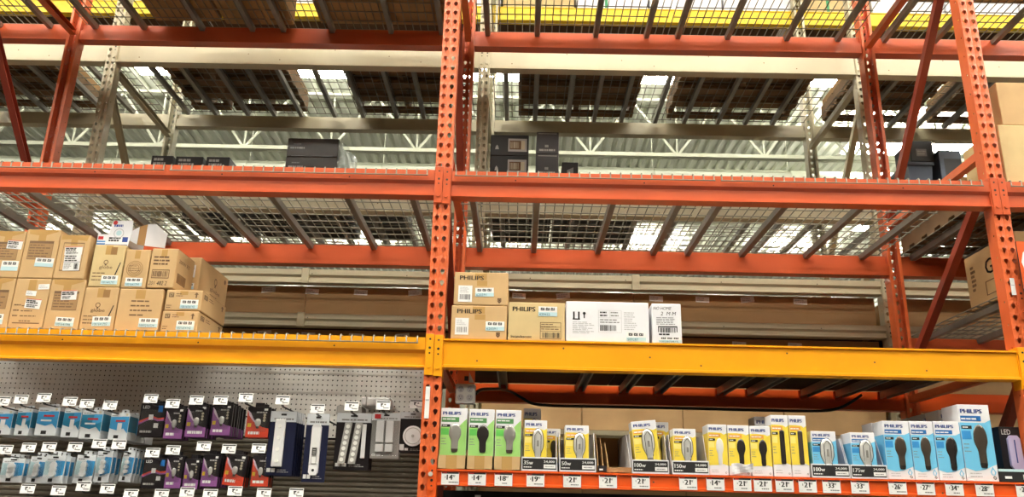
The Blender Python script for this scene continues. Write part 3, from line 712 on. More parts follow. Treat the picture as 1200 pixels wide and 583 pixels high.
# lower: what stands behind the boxed bulbs
for i, (xa, xb) in enumerate(((5.6, 29.1), (29.2, 52.6), (52.7, 76.1), (76.2, 100), (104.2, 150))):
    t = thing('flat_carton', (xa, WY+3, 12.5), 'tan carton wall behind the boxed bulbs, %s from the left' % ('first', 'second', 'third', 'fourth', 'last')[i], 'cardboard box', 'tan cartons behind the boxed bulbs')
    MB().box(0, xb-xa, 0, 30, 0, 13.6, 'cardboard', .2).build('box', t)
    t = thing('flat_carton', (xa, WY+3, -6), 'brown carton below the low beige beam, %s from the left' % ('first', 'second', 'third', 'fourth', 'last')[i], 'cardboard box', 'brown cartons below the low beige beam')
    MB().box(0, xb-xa, 0, 30, 0, 15, 'cardboard_dark', .2).build('box', t)
for zz, nm in ((12.4, 'tan cartons'), (-6.1, 'brown cartons'), (38.3, 'upper long cartons'), (27.4, 'lower long cartons')):
    for xa, xb, sd in ((-93.9, 1.9, 'left bay'), (5.1, 100.9, 'right bay'), (104.1, 160, 'right end')):
        o = MB().box(xa, xb, WY+2.9, WY+38, zz-.9, zz-.02, 'chipboard').build('deck_board', loc=(xa, WY+3, zz-.9)); tag(o, 'chipboard deck under the %s of the rear rack, %s' % (nm, sd), 'deck board')

# black and charcoal cases on the rear rack, above the red middle beam
GB = 'black boxes on the rear rack'
zd = 69.3
def case(X, Y, zz, w, d, h, m, label, deco, rz=0, cat='box'):
    t = thing('black_case', (X, Y, zz), label, cat, GB, rz)
    mb = MB(); mb.box(0, w, 0, d, 0, h, m, .15); deco(mb, front(), w, h); mb.build('box', t); return t
def d_label(mb, P, w, h):
    mb.rect(P, w*.46, w*.95, h*.2, h*.82, 'plastic_grey'); mb.rect(P, w*.5, w*.9, h*.3, h*.72, 'ink_brown', .03); mb.rect(P, w*.8, w*.9, h*.3, h*.72, 'sticker_buff', .04); mb.barcode(P, w*.52, w*.76, h*.36, h*.66, 'sticker_buff', .04, 4, 8)
    mb.poly(P, [(w*.12, h*.3), (w*.22, h*.3), (w*.2, h*.44), (w*.17, h*.52), (w*.14, h*.44)], 'plastic_grey')
def d_grey(mb, P, w, h):
    mb.lines(P, w*.12, w*.85, h*.12, h*.22, 1, 'plastic_grey', .02, .9, 2); mb.lines(P, w*.38, w*.62, h*.28, h*.42, 1, 'plastic_grey', .02, .8, 3)
    mb.rect(P, w*.08, w*.92, h*.9, h*.93, 'plastic_grey')
hh = 5.9
for k, lb in enumerate(('bottom', 'middle', 'top')):
    case(5.8, WY+1.6, zd+k*hh, 9.8, 14, hh-.05, 'black_box', 'black box with a framed label, %s of the stack right of the beige post' % lb, d_label)
for k, lb in enumerate(('bottom', 'middle', 'top')):
    case(17.6-(.3 if k < 1 else 0), WY+1.6, zd+k*6.25, 5.7, 12, 6.2, 'charcoal_box', 'charcoal carton, %s of the narrow stack' % lb, d_grey)
case(24.2, WY+1.6, zd, 4.1, 8, 10.3, 'black_box', 'small black box right of the charcoal stack', lambda mb, P, w, h: mb.poly(P, [(w*.3, h*.6), (w*.7, h*.7), (w*.7, h*.86), (w*.3, h*.78)], 'ink_grey'))
def d_film(mb, P, w, h):
    mb.lines(P, w*.06, w*.35, h*.35, h*.6, 1, 'plastic_grey', .02, .35, 2); mb.rect(P, w*.1, w*.9, h*.03, h*.06, 'ink_grey')
    mb.lines(P, w*.12, w*.3, h*.62, h*.75, 1, 'ink_grey', .02, .4, 5)
for k, lb in enumerate(('bottom', 'middle', 'top')):
    t = case(-46.6, WY+1.8, zd+k*5.25, 13.2, 15, 5.2, 'dark_film', 'wide dark case, %s of the film-wrapped stack in the left bay' % lb, d_film)
t = thing('stretch_wrap', (-47, WY+1.5, zd), 'clear wrinkled stretch film around the right side of the dark cases', 'plastic film')
mb = MB(); n = 16; vs = []
for i in range(n+1):
    f_ = i/n
    for j in range(13): vs.append((14.1+.9*math.sin(j*1.7+i*.9)*.4+f_*1.4, f_*14, j*1.32+(.15 if j == 12 else 0)))
mb.add(vs, [(i*13+j, (i+1)*13+j, (i+1)*13+j+1, i*13+j+1) for i in range(n) for j in range(12)], 'film_wrap', True)
o = mb.build('film', t); o.modifiers.new('sheet', 'SOLIDIFY').thickness = .0006
for px0, px1, pyt, lb in ((179, 204, 183, 'leftmost'), (207, 239, 184, 'middle'), (243, 270, 184.5, 'rightmost')):
    xa, zt = at(px0, pyt, WY+2); xb = at(px1, pyt, WY+2)[0]
    case(xa, WY+1.6, zd, xb-xa, 11, zt-zd, 'black_box', 'low black box on the rear rack at left, %s of three' % lb, (lambda mb, P, w, h: mb.lines(P, w*.12, w*.8, h*.72, h*.95, 2, 'plastic_grey', .02, .6, 3)))
# dark goods whose undersides show through the wire deck
for xa, xb, ya, yb, lb in ((-80, -62, 22, 37, 'far left'), (-61, -48.5, 14, 36, 'left'), (-30.6, -18, 8, 37, 'right of the wrapped cases'), (-48, -33, 17.5, 37, 'behind the wrapped cases'), (5.6, 22, 16.8, 37, 'behind the labelled black boxes'), (23, 44, 11, 36, 'right of the small black box')):
    case(xa, WY+ya, zd, xb-xa, yb-ya, 6.5, 'black_box', 'flat dark carton above the decks, '+lb, lambda mb, P, w, h: mb.lines(P, w*.1, w*.5, h*.4, h*.6, 1, 'ink_grey', .02, .6, 3))

# pallets with cartons on the top level of the rear rack
def pallet(x, y, z, w, d, label, clabel, ch, cm='cardboard'):
    t = thing('wooden_pallet', (x, y, z), label, 'pallet', 'wooden pallets on the rear rack')
    mb = MB(); n = 5
    for k in range(n): MB().box(0, w, k*(d-3.4)/(n-1), k*(d-3.4)/(n-1)+3.4, 0, .7, 'pallet_wood').build('bottom_board', t)
    for q in (0, w/2-.75, w-1.5): MB().box(q, q+1.5, 0, d, .7, 4, 'pallet_wood').build('stringer', t)
    for k in range(7): MB().box(0, w, k*(d-4.2)/6, k*(d-4.2)/6+4.2, 4, 4.7, 'pallet_wood').build('top_board', t)
    carton(x+.4, y+.4, z+4.75, w-.8, d-.8, ch, clabel, cm, 'cartons on the rear rack pallets', True)
zt = 111.25
for xa, xb, lb, ch in ((-88, -76.5, 'leftmost in the left bay', 20), (-75, -53, 'left of the glaring lamp', 26), (-37, -6, 'left of the middle post', 30), (12.5, 47.5, 'right of the middle post', 28), (58, 95, 'at the right end of the right bay', 30), (106, 132, 'behind the right-hand post', 24), (138, 166, 'far right', 24), (-190, -160, 'outer left', 24), (-150, -118, 'far left', 26)):
    pallet(xa, WY+3.2, zt, xb-xa, 35, 'wooden pallet atop the rear rack, '+lb, 'low brown carton on the rear pallet '+lb, 2.2, 'cardboard_dark')
pallet(101.3, 16.2, 52.32, 40, 27, 'wooden pallet on the middle deck past the right-hand post', 'low dark carton on the pallet past the right-hand post', 3, 'cardboard_dark')
# goods on the top red deck, left bay; unseen fronts set to shade the rear
for xa, xb, ya, dd, lb in ((-96, -79, 10, 19, 'nearest the left rear post'), (-78.5, -62, 10, 32, 'second from the left rear post'), (-61, -44, 10, 33, 'left of the gap'), (-43.5, -37.5, 10, 15, 'set forward in the gap'), (-37, -20, 10, 32, 'just right of the gap'), (-19.5, -3, 10, 32, 'beside the middle post')):
    carton(xa, ya, 109.35, xb-xa, dd, 11, 'dark carton on the top deck, left bay, '+lb, 'cardboard_dark', 'cartons on the top red deck', True)
for k, (xa, xb) in enumerate(((3, 34), (34.5, 65), (65.5, 96), (103, 140), (-146, -102))):  # unseen cartons added to cast shade on the rear of the rack
    carton(xa, 10, 109.35, xb-xa, 19, 10, 'unseen carton added for shade, top deck front, %s' % ('left part of the right bay', 'middle of the right bay', 'right part of the right bay', 'past the right post', 'past the left post')[k], 'cardboard', 'unseen cartons added to shade the rear rack', True)
# pale wrapped goods above the bright yellow beam
for k in range(16):
    xa = -188+k*24.3
    t, P, R = carton(xa, WY+WD+.4, 153.3, 23.6, 30, 26, 'pale carton above the bright yellow beam, number %d from the left end' % (k+1), 'white_card' if k % 4 else 'cardboard_pale', 'pale cartons above the bright yellow beam', False,
        deco=lambda mb, P, R, w, h, d: (mb.rect(P, w*.4, w*.44, 0.3, h-.3, 'green_tape') if k % 3 == 0 else None, mb.lines(P, w*.1, w*.9, h*.3, h*.6, 3, 'ink_lightgrey', .02, .4, k)))
for x0 in (-190, -94, 5, 104):
    o = MB().box(x0, x0+95, WY+WD+.2, WY+WD+34, 152.5, 153.2, 'chipboard').build('deck_board', loc=(x0, WY+WD, 152.5)); tag(o, 'chipboard deck behind the bright yellow beam, section starting %s' % {-190: 'far left', -94: 'in the left bay', 5: 'in the right bay', 104: 'far right'}[x0], 'deck board')
# jumbled black goods by the right braces
def tote(x, y, z, w, d, h, m, label, rz, ry=0):
    t = thing('tote_bin', (x, y, z), label, 'storage bin', None, rz, 0, ry)
    mb = MB(); b = .8
    o_ = [(b, b), (w-b, b), (w-b, d-b), (b, d-b)]; p_ = [(0, 0), (w, 0), (w, d), (0, d)]
    vs = [(x_, y_, 0) for x_, y_ in o_]+[(x_, y_, h) for x_, y_ in p_]+[(x_+(.3 if x_ < w/2 else -.3), y_+(.3 if y_ < d/2 else -.3), h) for x_, y_ in p_]+[(x_+(.3 if x_ < w/2 else -.3), y_+(.3 if y_ < d/2 else -.3), .4) for x_, y_ in o_]
    fs = [(3, 2, 1, 0)]+[(k, (k+1) % 4, 4+(k+1) % 4, 4+k) for k in range(4)]+[(4+k, 4+(k+1) % 4, 8+(k+1) % 4, 8+k) for k in range(4)]+[(8+k, 8+(k+1) % 4, 12+(k+1) % 4, 12+k) for k in range(4)]+[(12, 13, 14, 15)]
    mb.add(vs, fs, m); mb.build('bin', t)
    mb = MB(); mb.box(-.35, w+.35, -.35, 0, h-.9, h, m, .1); mb.box(-.35, w+.35, d, d+.35, h-.9, h, m, .1); mb.box(-.35, 0, 0, d, h-.9, h, m, .1); mb.box(w, w+.35, 0, d, h-.9, h, m, .1); mb.build('rim', t)
zq = zd
def pxbox(px0, px1, pyt, Y): 
    xa, z_ = at(px0, pyt, Y); return xa, at(px1, pyt, Y)[0]-xa, z_
xa, w_, z_ = pxbox(1063, 1092, 190, WY+6); tote(xa, WY+6, zq, w_, 14, z_-zq, 'tote_blue', 'slate blue bin standing behind the red brace at right', 0)
xa, w_, z_ = pxbox(1065, 1092, 165, WY+7); case(xa, WY+7, at(1065, 189, WY+7)[1]-.0, w_, 9, z_-at(1065, 189, WY+7)[1], 'black_box', 'black boxed item with small label on top of the slate bin', lambda mb, P, w, h: (mb.rect(P, w*.25, w*.7, h*.25, h*.6, 'ink_grey'), mb.lines(P, w*.3, w*.66, h*.3, h*.55, 2, 'plastic_grey', .03, .5, 2)))
xa, w_, z_ = pxbox(1099, 1125, 176, WY+5); case(xa, WY+5, zq, w_, 13, z_-zq, 'tote_blue', 'slate and black box leaning beside the bin at right', lambda mb, P, w, h: (mb.rect(P, w*.2, w-.2, h*.3, h*.86, 'black_box'), mb.lines(P, w*.3, w*.8, h*.5, h*.6, 1, 'ink_grey', .03, .8, 2)))
# ------------------------------------------------------------------ boxed bulbs on the price-tag shelf
def prof_bt(t):   # half width of a bulging reflector-style lamp, t from 0 (base) to 1 (dome)
    if t < .06: return .42+.12*t/.06
    if t < .34: return .54+.1*t
    if t < .64: return .574+(1-.574)*(.5-.5*math.cos(math.pi*(t-.34)/.3))
    k = (t-.68)/.32
    return 1.0-.03*abs(t-.68)/.08*.3 if t < .68 else math.sqrt(max(0, 1-k*k))
def prof_ed(t):   # stubby clear lamp: screw base, shoulder, rounded dome
    if t < .12: return .46
    if t < .5: return .46+.54*(.5-.5*math.cos(math.pi*(t-.12)/.38))
    if t < .64: return 1
    k = (t-.64)/.36
    return max(0, 1-k**2.4)**.5
def prof_tube(t):
    return min(1, math.sqrt(max(0, 1-((t-.95)/.05)**2)) if t > .95 else (.8 if t < .02 else 1))
def relief(mb, P, uc, v0, v1, r, prof, m, mbase=None, split=.0, off=.02, dep=.3, n=26, k=9):
    vs = []; fs = []
    for i in range(n+1):
        t = i/n; w = prof(t)*r
        for j in range(k):
            a = math.pi*j/(k-1); vs.append(P.p(uc-math.cos(a)*w, v0+(v1-v0)*t, off+math.sin(a)*w*dep))
    lo = [(i*k+j, i*k+j+1, (i+1)*k+j+1, (i+1)*k+j) for i in range(n) for j in range(k-1)]
    cut = int(split*n)*(k-1)
    mb.add(vs, lo[cut:], m, True)
    if cut: mb.add(vs, lo[:cut], mbase, True)
def bulb_carton(X, Y, Zb, w, d, h, scheme, bulb, label, rz=0, ry=0, group='boxed bulbs on the price-tag shelf'):
    t = thing('bulb_carton', (X, Y, Zb), label, 'light bulb box', group, rz, 0, ry)
    P = front(); R = rside(w); L = Plane((0, d, 0), (0, -1, 0), (0, 0, 1)); mb = MB()
    mb.box(0, w, 0, d, 0, h, 'white_card', .06)
    r_ = lambda a, b, c, e, m, o=.02, Q=P, W_=w: mb.rect(Q, a*W_, b*W_, c*h, e*h, m, o)
    main, band, tagc = {'green': ('green_print', 'green_dark', 'green_bright'), 'yellow': ('yellow_print', 'orange_print', 'yellow_light'), 'blue': ('blue_print', 'blue_dark', 'blue_mid')}[scheme]
    if scheme == 'green':
        mb.poly(P, [(.01*w, .01*h), (.62*w, .01*h), (.99*w, .1*h), (.99*w, .82*h), (.8*w, .74*h), (.66*w, .66*h), (.01*w, .69*h)], main)
        mb.poly(R, [(.0, .05*h), (d, .05*h), (d, .7*h), (0, .8*h)], main)
        r_(.03, .7, .76, .845, band); bt = (.56, .25, .735, .235)
    elif scheme == 'yellow':
        mb.poly(P, [(.01*w, .19*h), (.5*w, .2*h), (.75*w, .22*h), (.99*w, .19*h), (.99*w, .83*h), (.85*w, .8*h), (.7*w, .83*h), (.4*w, .84*h), (.01*w, .84*h)], main)
        mb.poly(R, [(0, .19*h), (d, .19*h), (d, .83*h), (0, .83*h)], main); mb.poly(L, [(0, .19*h), (d, .19*h), (d, .83*h), (0, .83*h)], main)
        r_(.05, .66, .745, .815, band, .03); bt = (.6, .2, .73, .2)
    else:
        mb.poly(P, [(.01*w, .17*h), (.3*w, .13*h), (.6*w, .15*h), (.99*w, .22*h), (.99*w, .8*h), (.8*w, .76*h), (.6*w, .76*h), (.01*w, .76*h)], main)
        mb.poly(R, [(0, .22*h), (d, .22*h), (d, .8*h), (0, .8*h)], 'blue_mid'); mb.poly(L, [(0, .17*h), (d, .17*h), (d, .76*h), (0, .76*h)], main)
        r_(.05, .7, .78, .85, band, .03); bt = (.6, .17, .74, .22)
        mb.poly(P, [(.8*w, .08*h), (.9*w, .08*h), (.94*w, .12*h), (.85*w, .19*h), (.76*w, .12*h)], 'blue_print'); mb.poly(P, [(.82*w, .09*h), (.88*w, .09*h), (.9*w, .12*h), (.85*w, .16*h), (.8*w, .12*h)], 'white_card', .03)
        mb.ring(P, .88*w, .045*h, .03*w, .05*w, 'ink_black')
    mb.text(P, 'PHILIPS', w*.07, h*.885, h*.055, 'brand_navy', .03, w=w*.68, bold=w*.02)
    mb.lines(P, w*.07, w*.65, h*(.79 if scheme != 'yellow' else .76), h*(.83 if scheme != 'yellow' else .8), 1, 'white_paper', .045, .5, 5)
    r_(.04, .37, .675, .72, 'ink_black', .03); mb.lines(P, w*.08, w*.34, .685*h, .712*h, 1, 'white_paper', .04, .5, 3)
    r_(.03, .32, .54, .65, tagc, .03); mb.lines(P, w*.05, w*.3, h*.36, h*.5, 3, 'ink_grey', .03, .25, 8)
    if scheme != 'green':
        mb.lines(P, w*.12, w*.6, h*.04, h*.12, 2, 'ink_lightgrey', .03, .3, 9); mb.ring(P, .87*w, .05*h, .03*w, .05*w, 'ink_grey', .035)
    mb.build('box', t)
    bm_ = MB(); u, v0, v1, r = bt
    kind, bmt, base = bulb
    if kind == 'bt': relief(bm_, P, u*w, v0*h, v1*h, r*w, prof_bt, bmt, base, .12)
    elif kind == 'tube': relief(bm_, P, u*w, (v0-.0)*h, (v1+.03)*h, r*w*.72, prof_tube, bmt, base, .03)
    else:
        relief(bm_, P, u*w, (v0-.035)*h, (v1+.115)*h, r*w*1.3, prof_ed, 'bulb_base', 'bulb_base', .12, .02, .05)
        relief(bm_, P, u*w, (v0-.02)*h, (v1+.1)*h, r*w*1.17, prof_ed, bmt, base, .12)
        Q = P; a0 = r*w*1.17*.3+.06                      # arc tube and frame wires seen in the clear glass
        bm_.box(u*w-.04*w, u*w+.04*w, -a0-.04, -a0+.04, (v0+.27)*h, (v1-.14)*h, 'bulb_grey', .02)
        for s in (-1, 1): bm_.tube([(u*w+s*.13*w, -a0, (v0+.08)*h), (u*w+s*.14*w, -a0, (v1-.04)*h), (u*w, -a0, (v1+.05)*h)], .05, 'bulb_dark')
    o = bm_.build('bulb', t); o['label'] = {'bulb_dark': 'dark glossy bulb', 'bulb_brown': 'brown-black bulb', 'bulb_grey': 'grey frosted bulb', 'bulb_frost': 'white bulb', 'bulb_clear': 'clear bulb in a dark outline'}[bmt]
    return t
BY = .35
def place(xl, xr, yb, yt, zb_, d, scheme, bulb, label, Y=BY, **kw):
    a = at(xl, yb, Y)[0]; b = at(xr, yb, Y)[0]; zt_ = at((xl+xr)/2, yt, Y)[1]
    return bulb_carton(a+.04, Y, zb_, b-a-.08, d, zt_-zb_, scheme, bulb, label, **kw)
GBULB = ('bt', 'bulb_grey', 'bulb_brown'); DB = ('bt', 'bulb_dark', 'bulb_dark'); BR = ('bt', 'bulb_brown', 'bulb_dark')
place(513.5, 545.5, 550, 478.7, .4, 4.3, 'green', GBULB, 'green bulb box beside the middle post, in the first brown tray', Y=.9)
place(547.3, 578, 550, 480, .4, 4.3, 'green', DB, 'green bulb box with a dark bulb, in the second brown tray')
place(579, 610, 550, 481, .4, 4.3, 'green', GBULB, 'green bulb box farthest from the middle post, in the third brown tray')
def tray(xl, xr, label, m='cardboard', black=None, side=6.5, d=17, zf=2.15, hrs=True):
    a = at(xl, 551, 0)[0]; b = at(xr, 551, 0)[0]; w = b-a
    t = thing('display_tray', (a, -.02, .04), label, 'display tray', 'display trays on the price-tag shelf')
    mb = MB(); mb.box(0, w, 0, .12, 0, zf, m); mb.box(0, w, 0, d, 0, .1, m); mb.box(0, w, d-.12, d, 0, side, m)
    for x in (0, w-.12): mb.slab(Plane((x, 0, 0), (0, 1, 0), (0, 0, 1)), [(0, 0), (d, 0), (d, side), (min(3.2, d*.3), side), (1.2, zf+.1), (0, zf)], .12, m)
    P = front()
    if black:
        mb.rect(P, 0, w, 0, zf, 'white_card', .01); mb.rect(P, .15, w-.15, .25, zf-.2, 'ink_black', .02)
    else:
        mb.rect(P, w*.3, w*.68, 0, zf-.02, 'packing_tape', .015); mb.rect(P, w*.305, w*.31, 0, zf, 'cardboard_edge', .02)
    mb.build('carton', t)
    if black:
        mb = MB(); mb.text(P, black, .35, zf*.45, .62, 'white_paper', .03, bold=.05); mb.lines(P, .35, w*.4, zf*.2, zf*.34, 1, 'white_paper', .03, .6, 4)
        mb.build('lettering', t); mb = MB(); mb.text(P, '24,000', w*.62, zf*.58, .4, 'white_paper', .03, w=w*.3, bold=.04); mb.rect(P, w*.62, w*.96, zf*.2, zf*.48, 'white_paper', .03); mb.lines(P, w*.66, w*.9, zf*.24, zf*.42, 1, 'ink_grey', .04, .3, 2)
        mb.build('hours_panel', t)
    return t
for xl, xr, lb in ((512, 545.5, 'first brown cardboard tray beside the middle post, holding a green box'), (546.2, 577.3, 'second brown cardboard tray holding the green box with a dark bulb'), (578, 610, 'third brown cardboard tray holding a green box')):
    tray(xl, xr, lb, side=3.2, d=5.6)
CLR = ('ed', 'bulb_clear', 'bulb_grey')
for xl, xr, tx, lb in ((611, 653, '35w', 'first black-fronted tray, marked 35w'), (655.5, 698.5, '50w', 'black-fronted tray marked 50w'), (741, 784, '100w', 'black-fronted tray marked 100w beside yellow boxes'), (788, 831, '150w', 'black-fronted tray marked 150w'), (951, 996, '100w', 'black-fronted tray marked 100w in front of a blue box'), (997, 1039.5, '175w', 'black-fronted tray marked 175w in front of a blue box')):
    tray(xl, xr, lb, 'display_grey', tx)
place(613.5, 641, 549, 493, .2, 3.2, 'yellow', CLR, 'yellow box with a clear bulb in the 35w tray')
place(662, 690.5, 549, 499, .2, 3.2, 'yellow', CLR, 'yellow box with a clear bulb in the 50w tray')
place(746, 776, 551, 495, .3, 3.4, 'yellow', CLR, 'tilted yellow box with a clear bulb in the 100w tray', ry=-.1, Y=.6)
place(790, 817.5, 552, 503, .2, 3.2, 'yellow', CLR, 'yellow box with a clear bulb in the 150w tray')
a = at(767, 551, 5)[0]; bulb_carton(a, 5.2, .2, 2.6, 3.2, 8.6, 'yellow', DB, 'yellow box standing behind the tilted one in the 100w tray')
a = at(645, 549, 5)[0]; bulb_carton(a-1.2, 4.2, .2, 2.8, 3.2, 7.0, 'yellow', DB, 'yellow box standing at the back of the 35w tray')
a, zt_ = at(614, 479, 9); bulb_carton(a, 9, .2, at(634, 500, 9)[0]-a, 4, zt_-.2, 'yellow', CLR, 'tall yellow box at the back behind the 35w tray')
# emptied grey tray and leaning dividers between the 50w and 100w trays
def empty_tray():
    a = at(700, 553, .6)[0]; b = at(740, 553, .6)[0]
    t = thing('display_tray', (a, .5, .04), 'emptied brown tray with tall side flaps between the 50w and 100w trays', 'display tray', 'display trays on the price-tag shelf')
    w = b-a; mb = MB(); mb.box(0, w, 0, .12, 0, .9, 'cardboard_dark'); mb.box(0, w, 0, 17, 0, .1, 'cardboard_dark'); mb.box(0, w, 16.9, 17, 0, 7, 'cardboard_dark')
    for x, s in ((.1, 6.6), (.9, 5.9), (1.7, 5.2), (w-.2, 6.6)): mb.slab(Plane((x, .1, 0), (0, 1, 0), (0, 0, 1)), [(0, 0), (16.6, 0), (16.6, s), (5, s), (1.5, s*.5), (0, .9)], .12, 'cardboard_dark' if x < w-1 else 'display_grey')
    mb.build('carton', t)
    MB().box(.1, 1.5, -.14, -.02, .15, 1.1, 'ink_black').rect(front(0, -.14, 0), .3, .9, .35, .6, 'white_paper').build('corner_card', t)
empty_tray()
FR = ('bt', 'bulb_frost', 'bulb_frost')
place(831.5, 854.5, 558, 498, .06, 4, 'yellow', FR, 'yellow box with a white frosted bulb, next to the 150w tray')
place(855, 881, 558.5, 499, .06, 3.8, 'yellow', DB, 'yellow box with a dark bulb and a torn wrinkled lower front')
place(881.3, 906.5, 559, 500, .06, 3.8, 'yellow', DB, 'yellow box with a dark bulb left of the tall pair')
place(907.3, 928.6, 560, 487, .06, 3.4, 'yellow', ('tube', 'bulb_dark', 'bulb_dark'), 'tall yellow box with a dark tube bulb, left one of the pair')
place(929, 950, 560, 487.5, .06, 3.4, 'yellow', ('tube', 'bulb_brown', 'bulb_dark'), 'tall yellow box with a glinting tube bulb, right one of the pair')
for px, lb in ((884, 'yellow box at the back left of the tall pair'),):
    a, zt_ = at(px, 489, 7); bulb_carton(a, 7, .06, 4.2, 4, zt_, 'yellow', CLR, lb)
a = at(858, 558, .1)[0]; t = thing('torn_flap', (a, .15, .15), 'torn white cardboard flap curling off the yellow box with a dark bulb', 'cardboard flap')
mb = MB(); nn = 8; vs = []
for i in range(nn+1):
    u = i/nn*3.4
    for j in range(5):
        v = j/4*(1.75-.0*u); vs.append((u, -.12*math.sin(i*1.1+j)*.8-.05-.12*j*(i/nn), .35*(i/nn)*(1 if j == 0 else 0)*2.2+v+.12*math.sin(i*.9)*(j == 4)))
mb.add(vs, [(i*5+j, (i+1)*5+j, (i+1)*5+j+1, i*5+j+1) for i in range(nn) for j in range(4)], 'white_card'); o = mb.build('flap', t); o.modifiers.new('sheet', 'SOLIDIFY').thickness = .03*S
place(954, 984, 559, 506, .2, 3.6, 'blue', CLR, 'blue box with a clear bulb in the 100w tray at right')
place(1000.5, 1030, 559, 507.5, .2, 3.6, 'blue', CLR, 'blue box with a clear bulb in the 175w tray')
place(1041, 1072.5, 562, 494, .06, 4, 'blue', BR, 'blue box with a dark bulb, leftmost of the matching three')
place(1073, 1101, 562.5, 494.3, .06, 4, 'blue', BR, 'blue box with a dark bulb, middle of the matching three')
place(1101.5, 1133, 563, 494.5, .06, 4, 'blue', DB, 'blue box with a dark bulb, rightmost of the matching three')
place(1133.5, 1171.5, 564, 475, .06, 5.4, 'blue', BR, 'largest blue box, tallest at the right end of the shelf')
for k, (Y, lb) in enumerate(((6.9, 'first'), (12.9, 'second'), (18.9, 'third'), (24.9, 'fourth'))):
    a = at(1133.5, 564, BY)[0]; zt_ = at(1150, 475, BY)[1]
    bulb_carton(a+.1, Y, .06, 5.4, 4.9, zt_-.15, 'blue', BR, 'large blue box %s in the row standing behind the largest one' % lb)
for k, (px, lb) in enumerate(((1041, 'leftmost'), (1073, 'middle'), (1101.5, 'rightmost'))):
    a = at(px, 562, BY)[0]; bulb_carton(a+.1, 5, .06, 3.8, 4, 9.4, 'blue', DB, 'blue box directly behind the %s of the matching three' % lb)
for px, lb in ((951, '100w'), (997, '175w')):
    a = at(px, 559, 5.5)[0]; bulb_carton(a+.3, 5.4, .2, 3.6, 3.8, 7.6, 'blue', DB, 'blue box at the back of the %s tray at right' % lb)
# LED pack and the black low tray at the right end
a, zt_ = at(1165, 500, 3); b = at(1190, 560, 3)[0]
t = thing('led_pack', (a+.6, 3, .06), 'lilac and black lamp pack at the far right end of the shelf', 'lamp pack'); w = 4.2; h = zt_-.1
mb = MB(); mb.box(0, w, 0, 2, 0, h, 'pack_black', .06); P = front(); mb.rect(P, .1, w-.1, h*.87, h*.98, 'ink_black'); mb.text(P, 'LED', w*.1, h*.86, h*.09, 'white_paper', .03, w=w*.35)
mb.poly(P, [(w*.7, h*.1), (w*.98, h*.2), (w*.98, h*.8), (w*.8, h*.6)], 'pack_blue'); mb.rect(P, 0, w, 0, h*.16, 'pack_blue', .03); mb.rect(P, 0, w, h*.03, h*.12, 'white_card', .04); mb.build('card', t)
mb = MB(); mb.slab(P, [(w*.25, h*.3), (w*.4, h*.2), (w*.62, h*.2), (w*.75, h*.3), (w*.72, h*.78), (w*.62, h*.84), (w*.35, h*.84), (w*.25, h*.78)], .5, 'lilac_pack', .05); mb.rect(P, w*.46, w*.51, h*.35, h*.76, 'brand_navy', .58); mb.build('lamp', t)
a = at(1173, 562, 0)[0]; t = thing('display_tray', (a, -.02, .04), 'low black and white tray in front of the lilac pack', 'display tray', 'display trays on the price-tag shelf')
mb = MB(); mb.box(0, 5.6, 0, .12, 0, 1.7, 'ink_black'); mb.box(0, 5.6, 0, 2.4, 0, .05, 'ink_black'); P = front(); mb.rect(P, .7, 1.8, .5, .9, 'white_paper'); mb.rect(P, 3.6, 5.4, .4, 1.2, 'white_paper'); mb.box(-.1, 5.6, -.05, .3, 1.6, 2.0, 'ice_blue'); mb.build('carton', t)
# shelf board
MBs = MB().box(1.9, 97.1, .3, 43, -1.2, -.02, 'chipboard'); o = MBs.build('shelf_board', loc=(1.9, .3, -1.2)); tag(o, 'brown shelf board behind the row of price tags', 'shelf board')
# price tags
TAGS = [(527.5, '14', '97', 'first tag from the middle post, reading 14'), (559, '14', '97', 'second tag from the middle post, also reading 14'), (590, '18', '97', 'tag reading 18'), (627.5, '19', '97', 'tag reading 19 below the 35w tray'), (670.5, '21', '97', 'tag reading 21 below the 50w tray'), (712.5, '21', '97', 'tag reading 21 below the emptied tray'),
 (751, '21', '97', 'tag reading 21 below the yellow 100w tray'), (806.5, '21', '97', 'tag reading 21 below the 150w tray'), (838.5, '14', '98', 'tag reading 14 below the white-bulb box'), (870, '21', '97', 'tag reading 21 below the torn box'), (894, '21', '97', 'tag reading 21 left of the tall pair'), (919.5, '21', '97', 'tag reading 21 below the left tall box'), (946.5, '21', '97', 'tag reading 21 below the right tall box'), (974.5, '33', '97', 'tag reading 33 with a curled corner below the blue 100w tray'),
 (1008, '33', '97', 'tag reading 33 below the 175w tray'), (1052, '26', '97', 'tag reading 26'), (1085, '27', '97', 'tag reading 27'), (1118.5, '34', '97', 'tag reading 34'), (1154, '28', '97', 'tag reading 28'), (1201.5, '29', '97', 'tag cut by the right photo edge')]
for px, a_, b_, lb in TAGS:
    yb = 561+ (px-527)*.0215
    X, Z = at(px, yb, -.2)
    t = thing('price_tag', (X, -.17, Z-1.0), 'white price '+lb, 'price tag', 'white price tags on the orange shelf beam')
    mb = MB(); mb.box(-1.42, 1.42, -.05, 0, 0, 1.92, 'white_paper'); P = front(-1.42, -.05, 0)
    mb.rect(P, .05, 2.78, 1.7, 1.95, 'ink_black', .012); mb.rect(P, .15, .9, 1.76, 1.86, 'red_ink', .02)
    mb.text(P, '$', .55, 1.02, .3, 'ink_black', .02); mb.text(P, a_, .85, .78, .78, 'ink_black', .02, bold=.09, w=.88); mb.text(P, b_, 1.78, 1.2, .3, 'ink_black', .02, bold=.03)
    mb.lines(P, 1.2, 2.72, .28, .52, 1, 'ink_grey', .02, .7, int(px)); mb.rect(P, .15, .6, .3, .34, 'ink_lightgrey', .02)
    mb.build('card', t)
